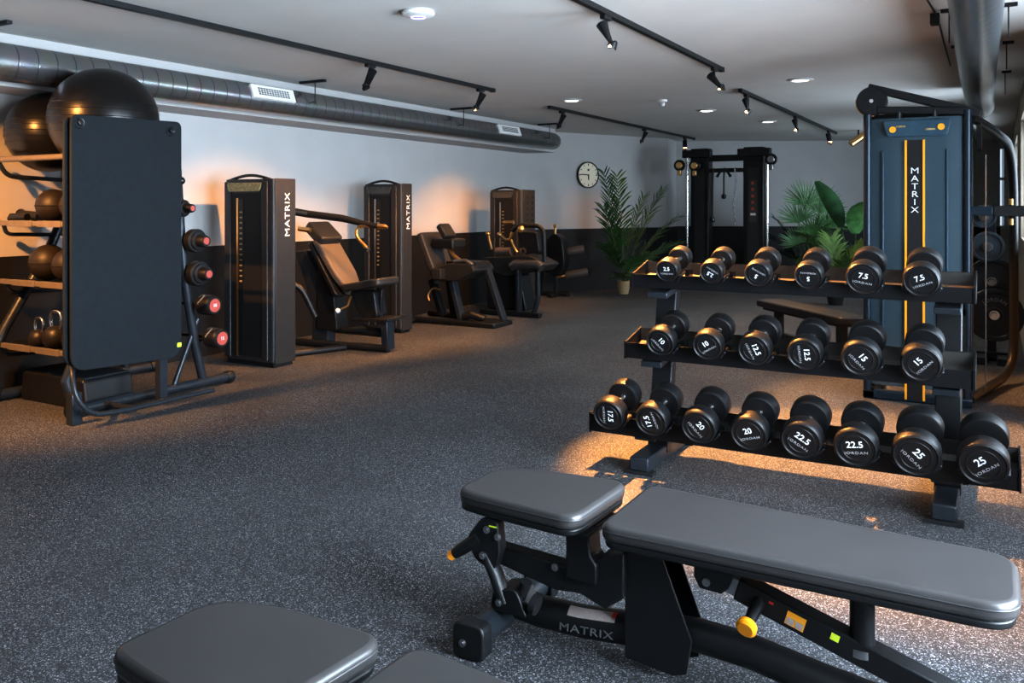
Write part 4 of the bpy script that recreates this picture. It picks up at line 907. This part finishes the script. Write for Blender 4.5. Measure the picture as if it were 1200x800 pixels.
for z in (1.375, 1.245):
    mb = MB(); mb.cyl(D(.075, 6.48, z-.02), D(.075, 6.48, z+.02), .018, 12); mb.build('bolt', M['brass'], hb_)
mb = MB(); mb.tube([D(-.075, 6.7, 1.70), D(-.075, 6.7, .08)], .004, 6); mb.build('hanging_cable', M['steel_dull'], ct)
# black opening frame low on the right of the shroud
mb = MB()
for a, b in (((-.31, .62), (-.19, .66)), ((-.31, .32), (-.19, .36)), ((-.31, .32), (-.285, .66)), ((-.215, .32), (-.19, .66))): mb.span(D(a[0], 6.40, a[1]), D(b[0], 6.44, b[1]))
mb.build('window_frame', M['black'], ct)
mb = MB(); mb.span(D(-.286, 6.425, .35), D(-.214, 6.432, .63)); mb.build('window_panel', M['vinyl'], ct)

# weight tree with plates
wt = thing('weight_plate_tree', 'black floor-standing plate tree behind the cable tower', 'plate rack', (-.05, 8.55, 0)); 
mb = MB(); mb.span((-.035, -.03, 0), (.035, .03, 1.36)); mb.build('column', M['frame'], wt, bevel=.005)
mb = MB(); mb.span((-.12, -.28, 0), (-.04, .28, .06)); mb.span((.04, -.28, 0), (.12, .28, .06)); mb.span((-.12, -.04, .02), (.12, .04, .08)); mb.build('base', M['frame'], wt, bevel=.006)
pegs = ((.02, .42), (.0, .70), (-.03, 1.0), (-.06, 1.26))
for x, z in pegs:
    mb = MB(); mb.cyl((x, -.03, z), (x, -.27, z), .024, 14); mb.build('peg', M['chrome'], wt)
def plate(r_, x, y, z, label):
    t = thing('weight_plate', label, 'weight plate', (-.05+x, 8.55+y, z), group='plates on the plate tree')
    mb = MB(); mb.lathe([(.026, -.020), (r_*.28, -.022), (r_*.30, -.012), (r_*.80, -.012), (r_*.84, -.022), (r_*.97, -.022), (r_, -.015), (r_, .015), (r_*.97, .022), (.026, .022), (.026, -.020)], axis='y', n=48); o = mb.build('disc', M['plate'], t)
    mb = MB(); mb.lathe([(.026, -.024), (.040, -.024), (.040, .024), (.026, .024), (.026, -.024)], axis='y', n=28); mb.build('hub', M['chrome'], t)
    if r_ > .2:
        for k, ch in enumerate('JORDAN'):
            a = R(128-k*15); lettering(ch, .042, (.58*r_*math.cos(a), -.0128, .58*r_*math.sin(a)), (math.sin(a), 0, -math.cos(a)), (math.cos(a), 0, math.sin(a)), M['grey_ink'], o, name='brand_letter')
plate(.225, .02, -.20, .42, 'largest black plate with grey lettering on the plate tree behind the cable tower')
plate(.20, .0, -.10, .70, 'mid-size black plate on the plate tree, above the lettered plate')
plate(.13, -.03, -.20, 1.0, 'small black plate high on the plate tree')
plate(.10, -.06, -.20, 1.26, 'smallest black plate at the top of the plate tree')

# ------------------------------------------------------------------ dual pulley machine at the back
dp = thing('dual_pulley_machine', 'black twin-column adjustable pulley machine in front of the far wall', 'weight machine', (-3.73, 13.5, 0)); D = rel(dp)
dp.rotation_euler = (0, 0, 0)
for x0, x1, xc in ((-4.33, -4.03, -4.37), (-3.48, -3.16, -3.10)):
    mb = MB(); mb.span(D(x0, 13.42, .04), D(x1, 13.66, 2.27)); cw = mb.build('stack_column', M['black'], dp, bevel=.02)
    mb = MB(); mb.span(D(x0+.07, 13.412, .10), D(x1-.07, 13.418, 1.95)); mb.build('column_panel', M['tower'], cw)
    mb = MB(); mb.span(D(x0-.02, 13.3, 0), D(x1+.02, 13.75, .05)); mb.build('base_foot', M['black'], cw, bevel=.01)
    mb = MB(); mb.tube([D(xc, 13.38, .05), D(xc, 13.38, 2.20)], .024, 14); mb.build('guide_post', M['chrome'], dp)
    mb = MB(); mb.span(D(min(xc, x0)-.06, 13.30, 2.12), D(max(xc, x1)+.06, 13.44, 2.24)); mb.build('head_block', M['black'], dp, bevel=.01)
    mb = MB(); mb.span(D(min(xc, x0)-.04, 13.30, .05), D(max(xc, x1)+.04, 13.44, .12)); mb.build('foot_block', M['black'], dp, bevel=.01)
mb = MB(); mb.span(D(-4.05, 13.46, 2.06), D(-3.46, 13.56, 2.16)); mb.build('top_crossbar', M['black'], dp, bevel=.01)
mb = MB(); mb.span(D(-4.05, 13.44, 1.88), D(-3.46, 13.50, 1.945)); rl = mb.build('accessory_rail', M['black'], dp, bevel=.004)
for x in (-3.93, -3.76, -3.59):
    mb = MB(); mb.tube([D(x, 13.45, 1.92), D(x, 13.38, 1.92), D(x, 13.37, 1.95)], .01, 8); mb.build('hook', M['chrome'], rl)
for x, z, m, s in ((-4.47, 2.0, 'brass', -1), (-4.22, 1.99, 'brass', 1), (-3.02, 2.06, 'steel_dull', 1)):
    mb = MB(); mb.lathe([(0, -.03), (.085, -.03), (.09, -.02), (.075, 0), (.09, .02), (.085, .03), (0, .03)], D(x, 13.30, z), 'x' if s > 5 else 'y', 24); pu = mb.build('pulley', M['black'], dp)
    mb = MB(); mb.lathe([(0, -.036), (.05, -.036), (.055, -.03), (0, -.03)], D(x, 13.30, z), 'y', 20); mb.build('pulley_hub', M[m], pu)
    mb = MB(); mb.span(D(x-.03, 13.27, z-.16), D(x+.03, 13.33, z-.07)); mb.build('cable_stop', M[m], pu, bevel=.008)
mb = MB(); mb.span(D(-3.38, 13.405, 1.10), D(-3.26, 13.412, 1.75)); tag(mb.build('weight_labels', M['placard_dark'], dp, smooth=False))
for k in range(5):
    mb = MB(); mb.span(D(-3.345, 13.400, 1.28+k*.10), D(-3.305, 13.406, 1.325+k*.10)); mb.build('red_label', M['pink'], dp, smooth=False)
mb = MB(); mb.span(D(-3.36, 13.400, 1.20), D(-3.28, 13.406, 1.235)); mb.build('pale_label', M['plastic_white'], dp, smooth=False)
# attachments hanging from its rail (each a thing)
def hang(name, label, cat, x, parts):
    t = thing(name, label, cat, (x, 13.35, 1.935)); parts(t); return t
def rope_att(t):
    mb = MB(); mb.tube([(0, -.018, .0), (-.01, -.02, -.3), (-.015, -.012, -.78)], .016, 10); r_ = mb.build('rope', M['black'], t)
    mb = MB(); mb.lathe([(0, -.05), (.038, -.04), (.045, 0), (.03, .04), (0, .05)], (-.015, -.012, -.80), n=18); mb.build('rubber_end', M['black_gloss'], t)
hang('tricep_rope', 'long black tricep rope hanging left on the far pulley machine', 'cable attachment', -3.93, rope_att)
def strap_att(t):
    mb = MB(); mb.tube([(0, 0, 0), (0, -.01, -.42)], .014, 10); mb.build('strap', M['black'], t)
    mb = MB(); mb.lathe([(0, -.04), (.036, -.03), (.04, .02), (0, .05)], (0, -.01, -.44), n=18); mb.build('ball_grip', M['black_gloss'], t)
    for s in (-1, 1):
        mb = MB(); mb.tube([(0, 0, -.01), (s*.06, -.01, -.05), (s*.11, -.01, -.13)], [.012, .018, .024], 10); mb.build('side_handle', M['black'], t)
hang('v_handle_attachment', 'black angled handle with centre strap hanging mid-rail on the far pulley machine', 'cable attachment', -3.76, strap_att)
def chain_att(t):
    for k in range(16):
        z = -.03-.055*k; a = k % 2
        mb = MB(); pts = [((.016*math.cos(q) if a else 0)+.02*math.sin(k*.5), .0 if a else .016*math.cos(q), z+.034*math.sin(q)) for q in [2*PI*j/14 for j in range(15)]]
        mb.tube(pts, .006, 6, caps=False); mb.build('link', M['steel_dull'], t)
hang('steel_chain', 'steel chain hanging right on the rail of the far pulley machine', 'chain', -3.59, chain_att)

# ------------------------------------------------------------------ plants
def leaflet(mb, base, d, up, L, w, fold=.25, droop=.25, n=4):
    d = d.normalized(); side = d.cross(up).normalized(); prev = None
    for k in range(n+1):
        t = k/n; c = base + d*L*t - V((0, 0, 1))*droop*L*t*t
        ww = w*math.sin(PI*min(.97, .12+t*.88))**.8*(1 if t < .98 else .05)
        row = [mb.bm.verts.new(c+side*ww+up*ww*fold), mb.bm.verts.new(c), mb.bm.verts.new(c-side*ww+up*ww*fold)]
        if prev:
            mb.bm.faces.new([prev[0], prev[1], row[1], row[0]]); mb.bm.faces.new([prev[1], prev[2], row[2], row[1]])
        prev = row
def frond(mb, smb, base, az, elev, L, nl, ll, droop=.35, start=.25, w=.012):
    d0 = V((math.cos(az)*math.cos(elev), math.sin(az)*math.cos(elev), math.sin(elev)))
    pts = []
    for k in range(13):
        t = k/12; pts.append(base+d0*L*t+V((math.cos(az)*.10*L*t*t, math.sin(az)*.10*L*t*t, -droop*L*t*t)))
    smb.tube(pts, [.010*(1-.75*k/12) for k in range(13)], 6)
    for i in range(nl):
        t = start+(1-start)*i/(nl-1); k = min(11, int(t*12)); p = pts[k].lerp(pts[k+1], t*12-k); tg = (pts[k+1]-pts[k]).normalized()
        sd = tg.cross(V((0, 0, 1))).normalized(); up = sd.cross(tg)
        for s in (-1, 1):
            f = ll*(.55+.75*math.sin(PI*(.15+.75*(t-start)/(1-start))))*random.uniform(.85, 1.1)
            leaflet(mb, p, tg*random.uniform(.75, 1.0)+sd*s*random.uniform(.55, .8)+up*random.uniform(-.05, .25), up, f, w, droop=random.uniform(.08, .3))
def pot(t, r_, h, m):
    mb = MB(); mb.lathe([(0, 0), (r_*.8, 0), (r_, h*.5), (r_, h), (r_*.92, h), (r_*.9, h-.03), (0, h-.03)], n=28); mb.build('pot', m, t)
def palm(label, locn, h, fr, potr, poth, m=M['leaf'], potm=M['pot'], sc=1.0):
    t = thing('potted_palm', label, 'plant', locn, group='potted palms by the far walls'); pot(t, potr, poth, potm)
    mb = MB(); sm = MB()
    for az, el, L, b, dr in fr: frond(mb, sm, V((random.uniform(-.03, .03), random.uniform(-.03, .03), poth-.03+b)), R(az), R(el), L, int(22), .26*sc, dr, .3, .013*sc)
    sm.build('stems', M['stem'], t); mb.build('foliage', m, t)
    return t
# image right ~ (0.87, 0.49); so azimuth 30 deg = right, 210 = left, 300 = towards camera
palm('tall feathery palm in a straw pot beside the wall clock', (-5.0, 12.22, 0), 1.6, [
    (250, 82, 1.66, .05, .02), (45, 74, 1.62, .05, .12), (40, 62, 1.45, .02, .22), (270, 86, 1.55, .1, .02), (42, 46, 1.15, .0, .20), (70, 42, .75, .0, .10),
    (320, 52, .80, .0, .25), (285, 24, .55, .0, .08), (255, 62, .85, .0, .2), (340, 34, .6, .0, .2), (50, 80, 1.35, .05, .06), (255, 74, 1.25, .05, .08)], .095, .20)
t = thing('potted_palm', 'fan-shaped upright palm right of the far pulley machine', 'plant', (-2.58, 14.05, 0), group='potted palms by the far walls'); pot(t, .14, .24, M['pot_black'])
mb = MB(); sm = MB()
for az, el, st, ll in ((210, 86, 1.15, .52), (30, 82, 1.05, .52), (210, 78, .90, .46), (30, 72, .85, .46), (300, 78, .70, .42), (210, 70, .55, .40), (30, 60, .50, .38)):
    az, el = R(az), R(el); b_ = V((0, 0, .2)); dv = V((math.cos(az)*math.cos(el), math.sin(az)*math.cos(el), math.sin(el))); hub = b_+dv*st
    sm.tube([b_, b_+dv*st*.5+V((0, 0, .02)), hub], [.016, .012, .008], 6)
    nrm_ = V((math.cos(R(-60)), math.sin(R(-60)), .35)).normalized(); sd_ = dv.cross(nrm_).normalized(); up_ = sd_.cross(dv)
    for k in range(19):
        a = R(-72+8*k); d_ = dv*math.cos(a)+sd_*math.sin(a)+up_*random.uniform(-.02, .14)
        leaflet(mb, hub, d_, up_, ll*(.75+.25*math.cos(a))*random.uniform(.9, 1.08), .014, droop=random.uniform(.04, .14))
sm.build('stems', M['stem'], t); mb.build('foliage', M['leaf'], t)
palm('low dark palm between the far pulley machine and the fan palm', (-2.80, 14.95, 0), 1.0, [
    (215, 60, 1.2, .0, .3), (200, 72, 1.25, .0, .2), (40, 66, 1.2, .0, .3), (25, 50, 1.05, .0, .3), (300, 62, 1.0, .0, .3), (240, 48, 1.0, 0, .3)], .12, .22, M['leaf_dark'], M['pot_black'])
palm('small lime green palm low in front of the banana plant', (-1.93, 12.3, 0), .7, [
    (205, 74, .95, .0, .15), (40, 72, .90, .0, .2), (300, 62, .70, .0, .2), (25, 50, .75, .0, .2), (215, 55, .70, .0, .2), (120, 80, .85, 0, .1)], .11, .18, M['leaf_lime'], M['pot_black'])
bp = thing('potted_banana_plant', 'broad-leaved banana plant behind the cable tower, one big leaf leaning left', 'plant', (-1.95, 13.85, 0)); pot(bp, .16, .26, M['pot_black'])
def bigleaf(name, base, az, el, stem, L, w, droop, m, roll=0.0):
    dv = V((math.cos(az)*math.cos(el), math.sin(az)*math.cos(el), math.sin(el))); tip = base+dv*stem
    sm = MB(); sm.tube([base, base.lerp(tip, .5)+V((0, 0, .02)), tip], [.02, .015, .010], 8); so = sm.build('stem', M['stem'], bp)
    mb = MB(); prev = None; hz = V((math.cos(az), math.sin(az), 0)); ang = el
    p = tip; n = 12; sd = dv.cross(V((0, 0, 1))).normalized(); sd = Matrix.Rotation(roll, 3, dv) @ sd
    for k in range(n+1):
        t = k/n; ww = w*math.sin(PI*(.06+.90*t))**.65; up = sd.cross(dv)
        row = [mb.bm.verts.new(p+sd*ww*j+V((0, 0, 1))*0+sd.cross(hz*math.cos(ang)+V((0, 0, math.sin(ang))))*abs(j)*ww*.18*(1+.25*math.sin(k*2.3))) for j in (-1, -.5, 0, .5, 1)]
        if prev:
            for a in range(4): mb.bm.faces.new([prev[a], prev[a+1], row[a+1], row[a]])
        prev = row; ang -= droop/n; p = p+(hz*math.cos(ang)+V((0, 0, math.sin(ang))))*L/n
    o = mb.build('leaf', m, so, ang=60)
b0 = V((.02, 0, .24))
bigleaf('leaf', b0, R(205), R(78), .80, .80, .13, .5, M['leaf_dark'], R(70))
bigleaf('leaf', b0, R(300), R(80), .70, .62, .18, .9, M['leaf'])
bigleaf('leaf', b0, R(20), R(74), .72, .55, .16, 1.5, M['leaf_dark'])
bigleaf('leaf', b0, R(330), R(66), .52, .55, .15, 1.0, M['leaf_lime'], R(20))
bigleaf('leaf', b0, R(210), R(62), .45, .55, .15, 1.5, M['leaf_dark'], R(-20))
bigleaf('leaf', b0, R(35), R(66), .92, .34, .07, 1.6, M['leaf_yellow'])
bigleaf('leaf', b0, R(260), R(55), .35, .5, .14, 1.2, M['leaf'])
bigleaf('leaf', b0, R(190), R(48), .55, .55, .13, 1.4, M['leaf_dark'])

# ------------------------------------------------------------------ daylight
w = bpy.data.worlds.new('overcast_sky'); scn.world = w; w.use_nodes = True
nt = w.node_tree; bg = nt.nodes['Background']
sky = nt.nodes.new('ShaderNodeTexSky'); sky.sky_type = 'HOSEK_WILKIE'; sky.turbidity = 6; sky.sun_direction = V((.7, -.4, .55)).normalized()
mixn = nt.nodes.new('ShaderNodeMix'); mixn.data_type = 'RGBA'; mixn.inputs[0].default_value = .75
mixn.inputs[7].default_value = (.66, .83, 1.0, 1)
nt.links.new(sky.outputs['Color'], mixn.inputs[6]); nt.links.new(mixn.outputs[2], bg.inputs['Color']); bg.inputs['Strength'].default_value = 1.4
def daylight(loc, target, sx, sy, power, col=(.70, .85, 1.0)):
    a = bpy.data.lights.new('window_daylight', 'AREA'); a.shape = 'RECTANGLE'; a.size = sx; a.size_y = sy; a.energy = power; a.color = col; a.spread = R(125)
    o = bpy.data.objects.new('window_daylight', a); COL.objects.link(o); o.location = loc
    o.rotation_euler = (V(target)-V(loc)).to_track_quat('-Z', 'Y').to_euler()
daylight((1.2, 2.3, 1.40), (-5, 2.4, .5), 2.1, 1.7, 480)
daylight((1.2, 4.9, 1.45), (-5, 5.3, .8), 1.7, 1.6, 170)
daylight((.55, 7.85, 1.65), (-5, 8.0, 1.0), .85, 1.1, 35)
daylight((.55, 9.57, 1.65), (-5, 9.8, 1.0), 1.1, 1.1, 70)
daylight((.55, 13.0, 1.65), (-5, 14.5, 1.2), 1.9, 1.1, 75)  # lamp behind the added window, lifts the dark recess wall
daylight((-1.7, -2.85, 1.45), (-1.8, 5, 1.0), 1.9, 1.5, 8)
try:
    scn.view_settings.view_transform = 'Standard'; scn.view_settings.look = 'None'
except Exception: pass
scn.view_settings.exposure = 0.05; scn.view_settings.gamma = 0.86
